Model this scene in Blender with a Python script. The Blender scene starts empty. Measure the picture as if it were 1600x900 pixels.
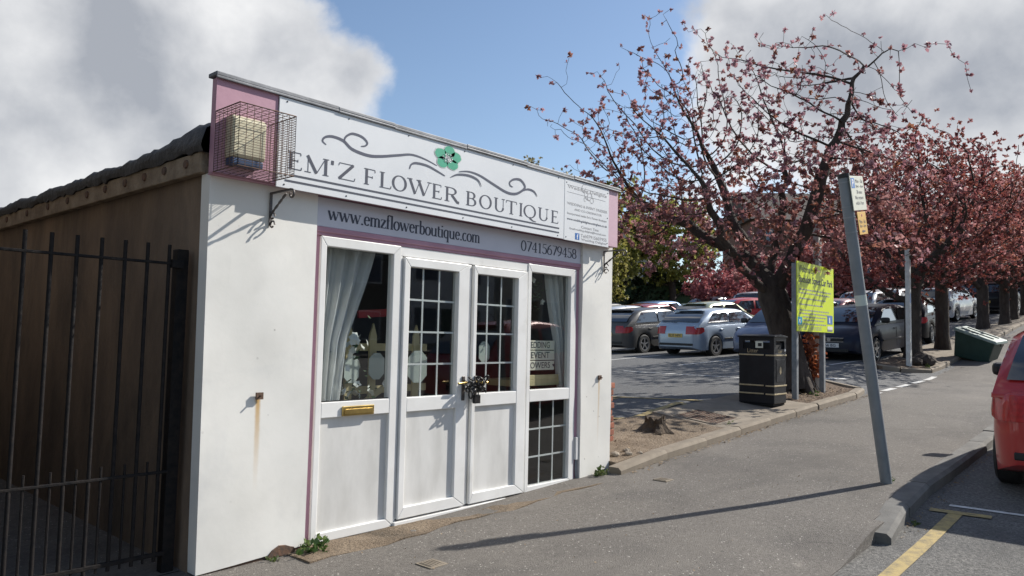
import bpy, bmesh, math, random
import numpy as np
from mathutils import Vector, Matrix, Euler
R_ = math.radians
rnd = random.Random(7)
SC = bpy.context.scene
COL = SC.collection

# ------------------------------------------------------------------ camera
cam = bpy.data.cameras.new("camera"); camo = bpy.data.objects.new("camera", cam); COL.objects.link(camo)
_y, _p, _r = R_(41.9), R_(3.75), R_(1.25)
fw = Vector((math.cos(_y)*math.cos(_p), math.sin(_y)*math.cos(_p), math.sin(_p)))
rt = Vector((math.sin(_y), -math.cos(_y), 0)); up = rt.cross(fw)
rt2 = rt*math.cos(_r) + up*math.sin(_r); up2 = up*math.cos(_r) - rt*math.sin(_r)
camo.matrix_world = Matrix(((rt2.x, up2.x, -fw.x, 0), (rt2.y, up2.y, -fw.y, 0), (rt2.z, up2.z, -fw.z, 1.5), (0, 0, 0, 1)))
cam.sensor_width = 36; cam.lens = 36*1155/1600; cam.clip_start = .05; cam.clip_end = 3000
SC.camera = camo
SC.render.resolution_x = 1024; SC.render.resolution_y = 576

# ------------------------------------------------------------------ light
SUN = Vector((1, -.42, .85)).normalized()          # towards the sun
sun = bpy.data.lights.new("sun", 'SUN'); suno = bpy.data.objects.new("sun", sun); COL.objects.link(suno)
sun.energy = 4.6; sun.angle = R_(.53); sun.color = (1, .955, .88)
suno.rotation_euler = SUN.to_track_quat('Z', 'Y').to_euler(); suno.location = SUN*50
vs = SC.view_settings; vs.view_transform = 'Standard'; vs.look = 'None'; vs.exposure = .55; vs.gamma = 1

def NODES(nt):
    def N(t, **kw):
        n = nt.nodes.new(t)
        for k, v in kw.items():
            if k.startswith('i_'):
                key = k[2:]; n.inputs[int(key) if key.isdigit() else key.replace('_', ' ')].default_value = v
            else: setattr(n, k, v)
        return n
    return N, nt.links.new

wd = bpy.data.worlds.new("World"); SC.world = wd; wd.use_nodes = True
nt = wd.node_tree; nt.nodes.clear(); N, LK = NODES(nt)
out = N('ShaderNodeOutputWorld'); bg = N('ShaderNodeBackground'); bg.inputs[1].default_value = .1
sky = N('ShaderNodeTexSky', sky_type='NISHITA', sun_disc=False, sun_elevation=math.asin(SUN.z), sun_rotation=math.atan2(SUN.x, SUN.y))
sky.air_density = 1.0; sky.dust_density = .6; sky.ozone_density = 1.6
tc = N('ShaderNodeTexCoord'); nrm = N('ShaderNodeVectorMath', operation='NORMALIZE'); LK(tc.outputs['Generated'], nrm.inputs[0])
sep = N('ShaderNodeSeparateXYZ'); LK(nrm.outputs[0], sep.inputs[0])
# cloud layer: direction flattened on a plane overhead
zz = N('ShaderNodeMath', operation='ADD', i_1=.22); LK(sep.outputs[2], zz.inputs[0])
dv = N('ShaderNodeVectorMath', operation='DIVIDE'); cb = N('ShaderNodeCombineXYZ')
for i in range(3): LK(zz.outputs[0], cb.inputs[i])
LK(nrm.outputs[0], dv.inputs[0]); LK(cb.outputs[0], dv.inputs[1])
n1 = N('ShaderNodeTexNoise', i_Scale=4.2, i_Detail=12., i_Roughness=.58, i_Distortion=.1); LK(nrm.outputs[0], n1.inputs['Vector'])
n2 = N('ShaderNodeTexNoise', i_Scale=6., i_Detail=8., i_Roughness=.5, i_Distortion=.1); LK(nrm.outputs[0], n2.inputs['Vector'])
def pixdir(px, py):
    return (rt2*((px-800)/1155) - up2*((py-450)/1155) + fw).normalized()
cov = None
for px, py, rad, amp in [(120, 170, .42, .34), (360, 110, .20, .22), (500, 95, .14, .26), (590, 90, .07, .18), (-250, 150, .5, .24), (60, 20, .2, .14), (1250, 70, .20, .28), (1180, 150, .16, .18), (1400, 150, .22, .24), (1480, 30, .26, .18), (1600, 200, .32, .34),
                         (1900, 100, .5, .24), (850, 160, .26, -.34), (960, 80, .15, -.22), (720, 20, .22, -.30), (620, 250, .16, -.14), (500, -40, .15, -.24), (740, 225, .05, .22)]:
    ds = N('ShaderNodeVectorMath', operation='DISTANCE'); ds.inputs[1].default_value = pixdir(px, py); LK(nrm.outputs[0], ds.inputs[0])
    mr = N('ShaderNodeMapRange', interpolation_type='SMOOTHSTEP'); mr.inputs[1].default_value = 0; mr.inputs[2].default_value = rad; mr.inputs[3].default_value = amp; mr.inputs[4].default_value = 0
    LK(ds.outputs['Value'], mr.inputs[0])
    if cov is None: cov = mr.outputs[0]
    else:
        ad = N('ShaderNodeMath', operation='ADD'); LK(cov, ad.inputs[0]); LK(mr.outputs[0], ad.inputs[1]); cov = ad.outputs[0]
nc = N('ShaderNodeMath', operation='MULTIPLY_ADD'); nc.inputs[1].default_value = 1.35; nc.inputs[2].default_value = -.175; LK(n1.outputs[0], nc.inputs[0])
ad = N('ShaderNodeMath', operation='ADD'); LK(nc.outputs[0], ad.inputs[0]); LK(cov, ad.inputs[1])
cm = N('ShaderNodeMapRange', interpolation_type='SMOOTHSTEP'); LK(ad.outputs[0], cm.inputs[0])
cm.inputs[1].default_value = .52; cm.inputs[2].default_value = .74; cm.inputs[3].default_value = 0; cm.inputs[4].default_value = .97
# thick middles of the clouds turn grey, rims stay white
s7 = N('ShaderNodeMath', operation='MULTIPLY', i_1=1.0); LK(ad.outputs[0], s7.inputs[0]); sh = N('ShaderNodeMath', operation='MULTIPLY_ADD', i_1=2.0); LK(n2.outputs[0], sh.inputs[0]); LK(s7.outputs[0], sh.inputs[2])
shm = N('ShaderNodeMapRange'); shm.inputs[1].default_value = 1.50; shm.inputs[2].default_value = 2.30; LK(sh.outputs[0], shm.inputs[0]); cr = N('ShaderNodeValToRGB'); LK(shm.outputs[0], cr.inputs[0])
e = cr.color_ramp.elements; e[0].position = .0; e[0].color = (1, 1, 1, 1); e[1].position = 1.; e[1].color = (.42, .445, .495, 1)
csc = N('ShaderNodeVectorMath', operation='SCALE'); csc.inputs['Scale'].default_value = 6.6; LK(cr.outputs[0], csc.inputs[0])
mx = N('ShaderNodeMix', data_type='RGBA'); LK(cm.outputs[0], mx.inputs[0]); LK(sky.outputs[0], mx.inputs[6]); LK(csc.outputs[0], mx.inputs[7])
LK(mx.outputs[2], bg.inputs[0]); LK(bg.outputs[0], out.inputs[0])

# ------------------------------------------------------------------ materials
MATS = {}
def pmat(name, c1, c2=None, scale=4, rough=.7, bump=0, bscale=40, metal=0, coat=0, detail=6, lo=.35, hi=.65, speck=None, spec=.5, bdist=.01, patch=None, mapscale=None):
    """Principled surface: two tones by noise, optional large patches, fine specks, bump"""
    m = bpy.data.materials.new(name); m.use_nodes = True; t = m.node_tree; t.nodes.clear(); N, L = NODES(t)
    o = N('ShaderNodeOutputMaterial'); b = N('ShaderNodeBsdfPrincipled'); L(b.outputs[0], o.inputs[0])
    tc = N('ShaderNodeTexCoord'); vec = tc.outputs['Object']
    if mapscale:
        mp = N('ShaderNodeMapping'); mp.inputs['Scale'].default_value = mapscale; L(vec, mp.inputs[0]); vec = mp.outputs[0]
    b.inputs['Roughness'].default_value = rough; b.inputs['Metallic'].default_value = metal; b.inputs['Coat Weight'].default_value = coat
    b.inputs['Specular IOR Level'].default_value = spec
    c1 = (*c1, 1); cur = None
    if c2:
        n = N('ShaderNodeTexNoise', i_Scale=scale, i_Detail=detail, i_Roughness=.6); L(vec, n.inputs['Vector'])
        mr = N('ShaderNodeMapRange'); mr.inputs[1].default_value = lo; mr.inputs[2].default_value = hi; L(n.outputs[0], mr.inputs[0])
        mx = N('ShaderNodeMix', data_type='RGBA'); mx.inputs[6].default_value = c1; mx.inputs[7].default_value = (*c2, 1); L(mr.outputs[0], mx.inputs[0]); cur = mx.outputs[2]
    if patch:   # (colour, scale, lo, hi)
        n = N('ShaderNodeTexNoise', i_Scale=patch[1], i_Detail=5., i_Roughness=.65, i_Distortion=.4); L(vec, n.inputs['Vector'])
        mr = N('ShaderNodeMapRange'); mr.inputs[1].default_value = patch[2]; mr.inputs[2].default_value = patch[3]; L(n.outputs[0], mr.inputs[0])
        mx = N('ShaderNodeMix', data_type='RGBA'); L(mr.outputs[0], mx.inputs[0]); mx.inputs[7].default_value = (*patch[0], 1)
        if cur: L(cur, mx.inputs[6])
        else: mx.inputs[6].default_value = c1
        cur = mx.outputs[2]
    if speck:   # (colour, scale, threshold)
        v = N('ShaderNodeTexVoronoi', i_Scale=speck[1]); L(vec, v.inputs['Vector'])
        mr = N('ShaderNodeMapRange'); mr.inputs[1].default_value = speck[2]; mr.inputs[2].default_value = speck[2]*.6; mr.inputs[3].default_value = 0; mr.inputs[4].default_value = 1; L(v.outputs['Distance'], mr.inputs[0])
        n = N('ShaderNodeTexNoise', i_Scale=speck[1]*.37, i_Detail=2.); L(vec, n.inputs['Vector'])
        gt = N('ShaderNodeMapRange'); gt.inputs[1].default_value = .5; gt.inputs[2].default_value = .62; L(n.outputs[0], gt.inputs[0])
        mu = N('ShaderNodeMath', operation='MULTIPLY'); L(mr.outputs[0], mu.inputs[0]); L(gt.outputs[0], mu.inputs[1])
        mx = N('ShaderNodeMix', data_type='RGBA'); L(mu.outputs[0], mx.inputs[0]); mx.inputs[7].default_value = (*speck[0], 1)
        if cur: L(cur, mx.inputs[6])
        else: mx.inputs[6].default_value = c1
        cur = mx.outputs[2]
    if cur: L(cur, b.inputs['Base Color'])
    else: b.inputs['Base Color'].default_value = c1
    if bump:
        n = N('ShaderNodeTexNoise', i_Scale=bscale, i_Detail=5., i_Roughness=.65); L(vec, n.inputs['Vector'])
        bp = N('ShaderNodeBump', i_Strength=bump, i_Distance=bdist); L(n.outputs[0], bp.inputs['Height']); L(bp.outputs[0], b.inputs['Normal'])
    MATS[name] = m; return m

pmat('footway_asphalt', (.095, .084, .073), (.18, .163, .143), 45, .88, 1., 110, speck=((.42, .39, .35), 38, .26), patch=((.085, .077, .069), .8, .48, .74), bdist=.008, lo=.3, hi=.7)
pmat('road_asphalt', (.075, .073, .068), (.21, .20, .185), 42, .9, 1., 90, speck=((.36, .34, .31), 60, .30), bdist=.012, patch=((.075, .075, .074), .5, .5, .7))
pmat('park_asphalt', (.06, .061, .063), (.135, .135, .135), 25, .86, .8, 80, speck=((.26, .26, .25), 40, .22), bdist=.01, patch=((.13, .128, .124), .35, .5, .7))
pmat('soil', (.15, .108, .07), (.23, .175, .12), 5, .95, 1., 35, bdist=.03, speck=((.32, .27, .21), 34, .2), patch=((.10, .075, .05), 1.6, .5, .68))
pmat('mulch', (.09, .062, .042), (.17, .115, .075), 14, .95, 1., 40, bdist=.04, speck=((.30, .21, .13), 40, .3))
pmat('concrete', (.17, .14, .105), (.25, .21, .16), 3, .9, .6, 60, bdist=.006, speck=((.17, .14, .11), 70, .25), patch=((.19, .155, .12), 1.3, .5, .7))
pmat('kerb_road', (.11, .106, .098), (.17, .163, .15), 4, .9, .6, 60, bdist=.006, speck=((.12, .12, .11), 70, .25))
pmat('terrain', (.06, .075, .03), (.10, .10, .05), 1.5, .95, .5, 8)
pmat('grass', (.045, .085, .02), (.085, .13, .035), 6, .9)
pmat('line_white', (.62, .61, .58), (.36, .35, .33), 14, .8, .3, 80, lo=.45, hi=.75)
pmat('line_yellow', (.40, .30, .12), (.19, .155, .09), 16, .8, .3, 80, lo=.42, hi=.72)
pmat('render_brown', (.23, .162, .11), (.14, .10, .07), 2.2, .9, .6, 14, bdist=.02, patch=((.075, .058, .045), 1.4, .46, .72), mapscale=(1, 1, .4))
pmat('barge_tan', (.33, .26, .185), (.19, .14, .095), 6, .9, 1., 30, bdist=.02)
pmat('felt', (.012, .0125, .014), (.03, .03, .033), 5, .62, .8, 14, bdist=.03)
pmat('pink_paint', (.47, .26, .33), (.39, .205, .265), 3, .55, .25, 20, bdist=.004)
pmat('pink_pale', (.60, .41, .47), (.53, .35, .41), 3, .5, .2, 20, bdist=.004)
pmat('sign_white', (.72, .73, .74), (.66, .675, .69), 1.5, .38, .05, 3)
pmat('url_board', (.60, .60, .66), (.55, .55, .61), 2, .4)
pmat('lead', (.14, .145, .155), (.26, .265, .28), 5, .6, .3, 10, metal=.2)
pmat('upvc', (.78, .775, .755), (.70, .69, .665), 2.5, .3, .03, 4, patch=((.60, .585, .55), 3., .58, .85))
pmat('upvc_panel', (.68, .67, .645), (.55, .54, .515), 5, .42, .1, 6, mapscale=(1, 1, .35))
pmat('letter_ink', (.045, .05, .075), None, rough=.5)
pmat('letter_grey', (.30, .30, .31), None, rough=.6)
pmat('flourish', (.05, .058, .095), None, rough=.5)
pmat('petal_green', (.02, .30, .17), (.03, .36, .22), 20, .5)
pmat('petal_edge', (.5, .56, .52), None, rough=.5)
pmat('fb_blue', (.04, .15, .42), None, rough=.4)
pmat('print_white', (.8, .8, .8), None, rough=.5)
pmat('iron_black', (.009, .009, .010), (.022, .018, .016), 20, .7, .4, 60, metal=0, spec=.15)
pmat('bracket_iron', (.055, .055, .06), (.12, .10, .09), 20, .45, .4, 60, metal=.5)
pmat('wire', (.045, .033, .028), (.12, .06, .035), 30, .6, metal=.4)
pmat('alarm_cream', (.62, .57, .40), (.52, .47, .33), 5, .45)
pmat('alarm_blue', (.03, .06, .13), None, rough=.4)
pmat('rust', (.16, .085, .05), (.07, .05, .04), 40, .85, .5, 60)
pmat('brass', (.55, .40, .14), (.38, .27, .10), 12, .32, metal=.9)
pmat('chain_black', (.02, .02, .022), (.07, .065, .06), 20, .4, metal=.6)
pmat('room_dark', (.15, .15, .15), (.10, .10, .10), 2, .9)
pmat('pale_wood', (.66, .56, .32), (.52, .43, .23), 8, .7, mapscale=(1, 1, .2))
pmat('tag_card', (.52, .57, .52), None, rough=.7)
pmat('flower_white', (.78, .78, .72), None, rough=.6)
pmat('leaf_dark', (.03, .07, .025), (.06, .11, .04), 20, .6)
pmat('lightbox_strip', (.82, .76, .62), None, rough=.6)
pmat('red_cloth', (.35, .03, .03), None, rough=.7)
pmat('bin_black', (.007, .008, .011), (.012, .014, .018), 6, .42, .15, 60, spec=.3)
pmat('bin_gold', (.50, .42, .27), (.38, .31, .19), 10, .45, metal=.4)
pmat('bin_inside', (.008, .008, .008), None, rough=.9)
pmat('galv', (.20, .215, .225), (.29, .30, .31), 10, .55, .2, 40, metal=.35)
pmat('pole_grey', (.17, .19, .205), (.22, .235, .25), 5, .55, .25, 50, metal=.1)
pmat('post_white', (.62, .62, .60), (.48, .47, .44), 7, .55, .2, 20, patch=((.30, .25, .2), 6., .62, .75))
pmat('lime', (.64, .77, .012), (.60, .73, .012), 3, .35)
pmat('cyan', (.02, .36, .55), None, rough=.4)
pmat('blue_logo', (.06, .18, .45), None, rough=.4)
pmat('plate_cream', (.66, .66, .55), (.58, .58, .47), 8, .5)
pmat('plate_amber', (.70, .42, .08), (.60, .36, .07), 8, .5)
pmat('grit_green', (.012, .04, .032), (.02, .055, .045), 6, .5, .2, 20)
pmat('grit_lid', (.30, .36, .33), (.14, .20, .17), 7, .5, .2, 30)
pmat('stump', (.055, .04, .028), (.12, .085, .055), 9, .95, 1., 22, bdist=.05, mapscale=(1, 1, .3))
pmat('bark', (.036, .026, .020), (.075, .057, .045), 9, .92, 1., 26, bdist=.03, mapscale=(1, 1, .35))
pmat('brick_red', (.33, .12, .07), (.22, .08, .05), 10, .9, .8, 50, bdist=.008, patch=((.5, .42, .36), 6, .6, .7))
pmat('stone', (.22, .18, .14), (.32, .27, .21), 9, .9, .8, 30, bdist=.02)
pmat('debris', (.34, .25, .15), (.20, .13, .07), 8, .9)
pmat('tyre', (.014, .014, .015), (.022, .022, .022), 10, .75)
pmat('alloy', (.55, .56, .57), None, rough=.3, metal=.85)
pmat('car_black_trim', (.012, .012, .013), None, rough=.5)
pmat('tail_red', (.48, .012, .012), (.34, .008, .008), 30, .25, coat=.3)
pmat('head_clear', (.42, .45, .48), (.18, .2, .22), 30, .1, coat=1)
pmat('plate_yellow', (.68, .47, .10), None, rough=.4)
pmat('plate_white', (.74, .74, .72), None, rough=.4)
pmat('chrome', (.6, .6, .62), None, rough=.15, metal=.95)
pmat('house_cream', (.62, .58, .48), (.55, .50, .41), 3, .85)
pmat('slate', (.06, .057, .057), (.10, .095, .092), 6, .8)
pmat('window_white', (.7, .7, .7), None, rough=.4)
pmat('wood_brown', (.25, .16, .08), (.18, .11, .06), 8, .6)
pmat('unseen_brick', (.13, .115, .10), (.09, .08, .07), 8, .9)

def paint(name, c, metal=.4):
    return pmat('paint_'+name, c, None, rough=.34, metal=metal, coat=.9 if max(c) > .2 else .35 if max(c) > .05 else .08, spec=.5 if max(c) > .2 else .3 if max(c) > .05 else .2)
for n, c, k in [('silver', (.32, .39, .48), .35), ('graphite', (.085, .083, .08), .3), ('navy', (.014, .018, .034), .05), ('bluegrey', (.12, .135, .20), .2), ('red', (.42, .02, .02), .1), ('maroon', (.24, .02, .025), .2),
                ('white', (.72, .73, .73), 0), ('black', (.014, .014, .016), .2), ('olive', (.34, .36, .24), .5), ('grey', (.24, .26, .28), .5), ('blue', (.08, .16, .30), .4), ('vanwhite', (.5, .52, .55), .1)]: paint(n, c, k)

def glass(name, tint=(.92, .95, .95), refl=1., base=.0, rough=.02):
    m = bpy.data.materials.new(name); m.use_nodes = True; t = m.node_tree; t.nodes.clear(); N, L = NODES(t)
    o = N('ShaderNodeOutputMaterial'); tr = N('ShaderNodeBsdfTransparent', i_Color=(*tint, 1)); gl = N('ShaderNodeBsdfGlossy', i_Roughness=rough)
    lw = N('ShaderNodeLayerWeight', i_Blend=.5); fr = N('ShaderNodeMath', operation='POWER', i_1=5.); L(lw.outputs['Facing'], fr.inputs[0]); ma = N('ShaderNodeMath', operation='MULTIPLY_ADD', use_clamp=True); ma.inputs[1].default_value = refl; ma.inputs[2].default_value = base
    L(fr.outputs[0], ma.inputs[0]); mx = N('ShaderNodeMixShader'); L(ma.outputs[0], mx.inputs[0]); L(tr.outputs[0], mx.inputs[1]); L(gl.outputs[0], mx.inputs[2]); L(mx.outputs[0], o.inputs[0])
    MATS[name] = m
glass('shop_glass', (.82, .86, .86), 1.1, .10)
pmat('car_glass', (.018, .022, .026), None, rough=.06, spec=.9, coat=1)
pmat('far_glass', (.10, .13, .17), None, rough=.1, spec=.8)

def sheer(name, col, transp):
    m = bpy.data.materials.new(name); m.use_nodes = True; t = m.node_tree; t.nodes.clear(); N, L = NODES(t)
    o = N('ShaderNodeOutputMaterial'); tr = N('ShaderNodeBsdfTransparent'); df = N('ShaderNodeBsdfDiffuse', i_Color=(*col, 1)); tl = N('ShaderNodeBsdfTranslucent', i_Color=(*col, 1))
    a = N('ShaderNodeMixShader', i_0=.4); L(df.outputs[0], a.inputs[1]); L(tl.outputs[0], a.inputs[2]); b = N('ShaderNodeMixShader', i_0=transp); L(a.outputs[0], b.inputs[1]); L(tr.outputs[0], b.inputs[2]); L(b.outputs[0], o.inputs[0])
    MATS[name] = m
sheer('net', (.92, .92, .90), .16)

def leafmat(name, cols, transl=.35):
    """leaf: colour picked per leaf clump (mesh islands)"""
    m = bpy.data.materials.new(name); m.use_nodes = True; t = m.node_tree; t.nodes.clear(); N, L = NODES(t)
    o = N('ShaderNodeOutputMaterial'); g = N('ShaderNodeNewGeometry'); cr = N('ShaderNodeValToRGB'); cr.color_ramp.interpolation = 'LINEAR'
    L(g.outputs['Random Per Island'], cr.inputs[0]); el = cr.color_ramp.elements
    for i, c in enumerate(cols):
        p = i/(len(cols)-1)
        e = el[i] if i < 2 else el.new(p)
        e.position = p; e.color = (*c, 1)
    oi = N('ShaderNodeObjectInfo'); hv = N('ShaderNodeHueSaturation'); mh = N('ShaderNodeMapRange'); mh.inputs[3].default_value = .488; mh.inputs[4].default_value = .512; L(oi.outputs['Random'], mh.inputs[0]); L(mh.outputs[0], hv.inputs['Hue'])
    mv = N('ShaderNodeMapRange'); mv.inputs[3].default_value = .85; mv.inputs[4].default_value = 1.2; L(oi.outputs['Random'], mv.inputs[0]); L(mv.outputs[0], hv.inputs['Value']); L(cr.outputs[0], hv.inputs['Color']); hue = hv.outputs[0]
    df = N('ShaderNodeBsdfPrincipled', i_Roughness=.55); tl = N('ShaderNodeBsdfTranslucent'); L(hue, df.inputs['Base Color']); L(hue, tl.inputs[0])
    a = N('ShaderNodeMixShader', i_0=transl); L(df.outputs[0], a.inputs[1]); L(tl.outputs[0], a.inputs[2]); L(a.outputs[0], o.inputs[0]); MATS[name] = m
leafmat('leaf_cherry', [(.14, .052, .046), (.24, .095, .088), (.37, .185, .195), (.23, .085, .048), (.50, .29, .31)], .45)
leafmat('leaf_blossom', [(.25, .105, .11), (.37, .19, .21), (.50, .30, .335), (.30, .135, .14)], .5)
leafmat('leaf_row', [(.125, .042, .035), (.23, .078, .063), (.34, .13, .11), (.26, .088, .045), (.50, .26, .24), (.40, .18, .16)], .5)
leafmat('leaf_pink', [(.30, .08, .08), (.44, .15, .15), (.52, .22, .22)])
leafmat('leaf_green', [(.13, .15, .03), (.27, .26, .06), (.40, .37, .12), (.19, .20, .045)], .45)
leafmat('leaf_bud', [(.16, .13, .07), (.24, .20, .11), (.12, .10, .055)])
leafmat('leaf_hedge', [(.015, .03, .012), (.03, .05, .02), (.045, .06, .025)], .15)
leafmat('leaf_sucker', [(.26, .075, .03), (.38, .13, .05), (.20, .06, .03)])
leafmat('leaf_weed', [(.05, .09, .02), (.09, .14, .035), (.14, .17, .06)])

def wallmat(name, stains):
    """white masonry paint with faint unevenness, scuffs and rust runs below iron plates (x, z)"""
    m = pmat(name, (.76, .745, .70), (.68, .665, .62), 1.6, .55, .22, 6, bdist=.006, patch=((.58, .575, .555), 1.1, .56, .8), speck=((.42, .40, .37), 9, .10))
    t = m.node_tree; N, L = NODES(t); b = next(n for n in t.nodes if n.type == 'BSDF_PRINCIPLED'); cur = b.inputs['Base Color'].links[0].from_socket
    tc = N('ShaderNodeTexCoord'); sp = N('ShaderNodeSeparateXYZ'); L(tc.outputs['Object'], sp.inputs[0])
    nz = N('ShaderNodeTexNoise', i_Scale=26., i_Detail=3.); L(tc.outputs['Object'], nz.inputs['Vector'])
    def M(op, a, b_): 
        n = N('ShaderNodeMath', operation=op)
        for i, v in ((0, a), (1, b_)):
            if isinstance(v, (int, float)): n.inputs[i].default_value = v
            else: L(v, n.inputs[i])
        return n.outputs[0]
    for x0, z0, ln, wdt, amt in stains:
        wob = M('MULTIPLY', M('SUBTRACT', nz.outputs[0], .5), .012)
        dx = M('ABSOLUTE', M('SUBTRACT', M('ADD', sp.outputs[0], wob), x0), 0)
        mr = N('ShaderNodeMapRange', interpolation_type='SMOOTHSTEP'); mr.inputs[1].default_value = wdt; mr.inputs[2].default_value = wdt*.2; L(dx, mr.inputs[0])
        mz = N('ShaderNodeMapRange'); mz.inputs[1].default_value = z0-ln; mz.inputs[2].default_value = z0; L(sp.outputs[2], mz.inputs[0])
        cut = N('ShaderNodeMapRange'); cut.inputs[1].default_value = z0+.004; cut.inputs[2].default_value = z0-.004; L(sp.outputs[2], cut.inputs[0])
        k = M('MULTIPLY', M('MULTIPLY', mr.outputs[0], M('POWER', mz.outputs[0], 1.4)), M('MULTIPLY', cut.outputs[0], amt))
        mx = N('ShaderNodeMix', data_type='RGBA'); L(k, mx.inputs[0]); L(cur, mx.inputs[6]); mx.inputs[7].default_value = (.50, .30, .09, 1); cur = mx.outputs[2]
    for sc, mp, lo, hi, st, col in ((5., (1, 1, .25), .6, .78, .35, (.50, .49, .46)), (16., (1, 1, 1), .70, .74, .7, (.40, .38, .35)), (2.2, (1, 1, .6), .58, .7, .3, (.60, .585, .55))):
        m2 = N('ShaderNodeMapping'); m2.inputs['Scale'].default_value = mp; L(tc.outputs['Object'], m2.inputs[0]); n3 = N('ShaderNodeTexNoise', i_Scale=sc, i_Detail=8., i_Roughness=.65); L(m2.outputs[0], n3.inputs['Vector'])
        r3 = N('ShaderNodeMapRange'); r3.inputs[1].default_value = lo; r3.inputs[2].default_value = hi; r3.inputs[4].default_value = st; L(n3.outputs[0], r3.inputs[0])
        mx = N('ShaderNodeMix', data_type='RGBA'); L(r3.outputs[0], mx.inputs[0]); L(cur, mx.inputs[6]); mx.inputs[7].default_value = (*col, 1); cur = mx.outputs[2]
    L(cur, b.inputs['Base Color'])
def wear(name, lines):
    """extra blots on a paved surface: (colour, scale, mapping, lo, hi, strength) noise layers, then gum spots"""
    t = MATS[name].node_tree; N, L = NODES(t); b = next(n for n in t.nodes if n.type == 'BSDF_PRINCIPLED'); cur = b.inputs['Base Color'].links[0].from_socket; tc = N('ShaderNodeTexCoord')
    for col, sc, mp, lo, hi, st in lines:
        m = N('ShaderNodeMapping'); m.inputs['Scale'].default_value = mp; L(tc.outputs['Object'], m.inputs[0]); n = N('ShaderNodeTexNoise', i_Scale=sc, i_Detail=7., i_Roughness=.62, i_Distortion=.5); L(m.outputs[0], n.inputs['Vector'])
        r = N('ShaderNodeMapRange'); r.inputs[1].default_value = lo; r.inputs[2].default_value = hi; r.inputs[4].default_value = st; L(n.outputs[0], r.inputs[0])
        x = N('ShaderNodeMix', data_type='RGBA'); L(r.outputs[0], x.inputs[0]); L(cur, x.inputs[6]); x.inputs[7].default_value = (*col, 1); cur = x.outputs[2]
    v = N('ShaderNodeTexVoronoi', i_Scale=2.6, i_Randomness=1.); L(tc.outputs['Object'], v.inputs['Vector']); r = N('ShaderNodeMapRange'); r.inputs[1].default_value = .045; r.inputs[2].default_value = .03; r.inputs[4].default_value = .6; L(v.outputs['Distance'], r.inputs[0])
    x = N('ShaderNodeMix', data_type='RGBA'); L(r.outputs[0], x.inputs[0]); L(cur, x.inputs[6]); x.inputs[7].default_value = (.055, .05, .046, 1); cur = x.outputs[2]
    v = N('ShaderNodeTexVoronoi', i_Scale=.42, feature='DISTANCE_TO_EDGE'); nz = N('ShaderNodeTexNoise', i_Scale=3., i_Detail=4.); L(tc.outputs['Object'], nz.inputs['Vector']); mv = N('ShaderNodeVectorMath', operation='MULTIPLY_ADD'); mv.inputs[1].default_value = (.35, .35, .35); L(nz.outputs['Color'], mv.inputs[0]); L(tc.outputs['Object'], mv.inputs[2]); L(mv.outputs[0], v.inputs['Vector'])
    r = N('ShaderNodeMapRange'); r.inputs[1].default_value = .005; r.inputs[2].default_value = .002; r.inputs[4].default_value = .22; L(v.outputs['Distance'], r.inputs[0])
    x = N('ShaderNodeMix', data_type='RGBA'); L(r.outputs[0], x.inputs[0]); L(cur, x.inputs[6]); x.inputs[7].default_value = (.045, .04, .036, 1); cur = x.outputs[2]; L(cur, b.inputs['Base Color'])
wear('footway_asphalt', [((.20, .18, .155), .9, (.45, 1.3, 1), .52, .72, .55), ((.075, .066, .058), .5, (.6, 1, 1), .5, .68, .6), ((.26, .235, .20), 3.2, (1, 1, 1), .66, .74, .5)])
wear('road_asphalt', [((.055, .054, .052), .8, (1, 1, 1), .5, .7, .6), ((.20, .19, .175), 1.7, (.4, 1.2, 1), .58, .75, .4)])
wear('park_asphalt', [((.05, .05, .052), .5, (1, 1, 1), .52, .7, .5), ((.15, .148, .145), .7, (.5, 1.2, 1), .55, .75, .5)])
wallmat('wall_white', [(2.498, 1.06, .62, .026, .95), (6.29, 1.08, .75, .018, .7)])

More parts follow.
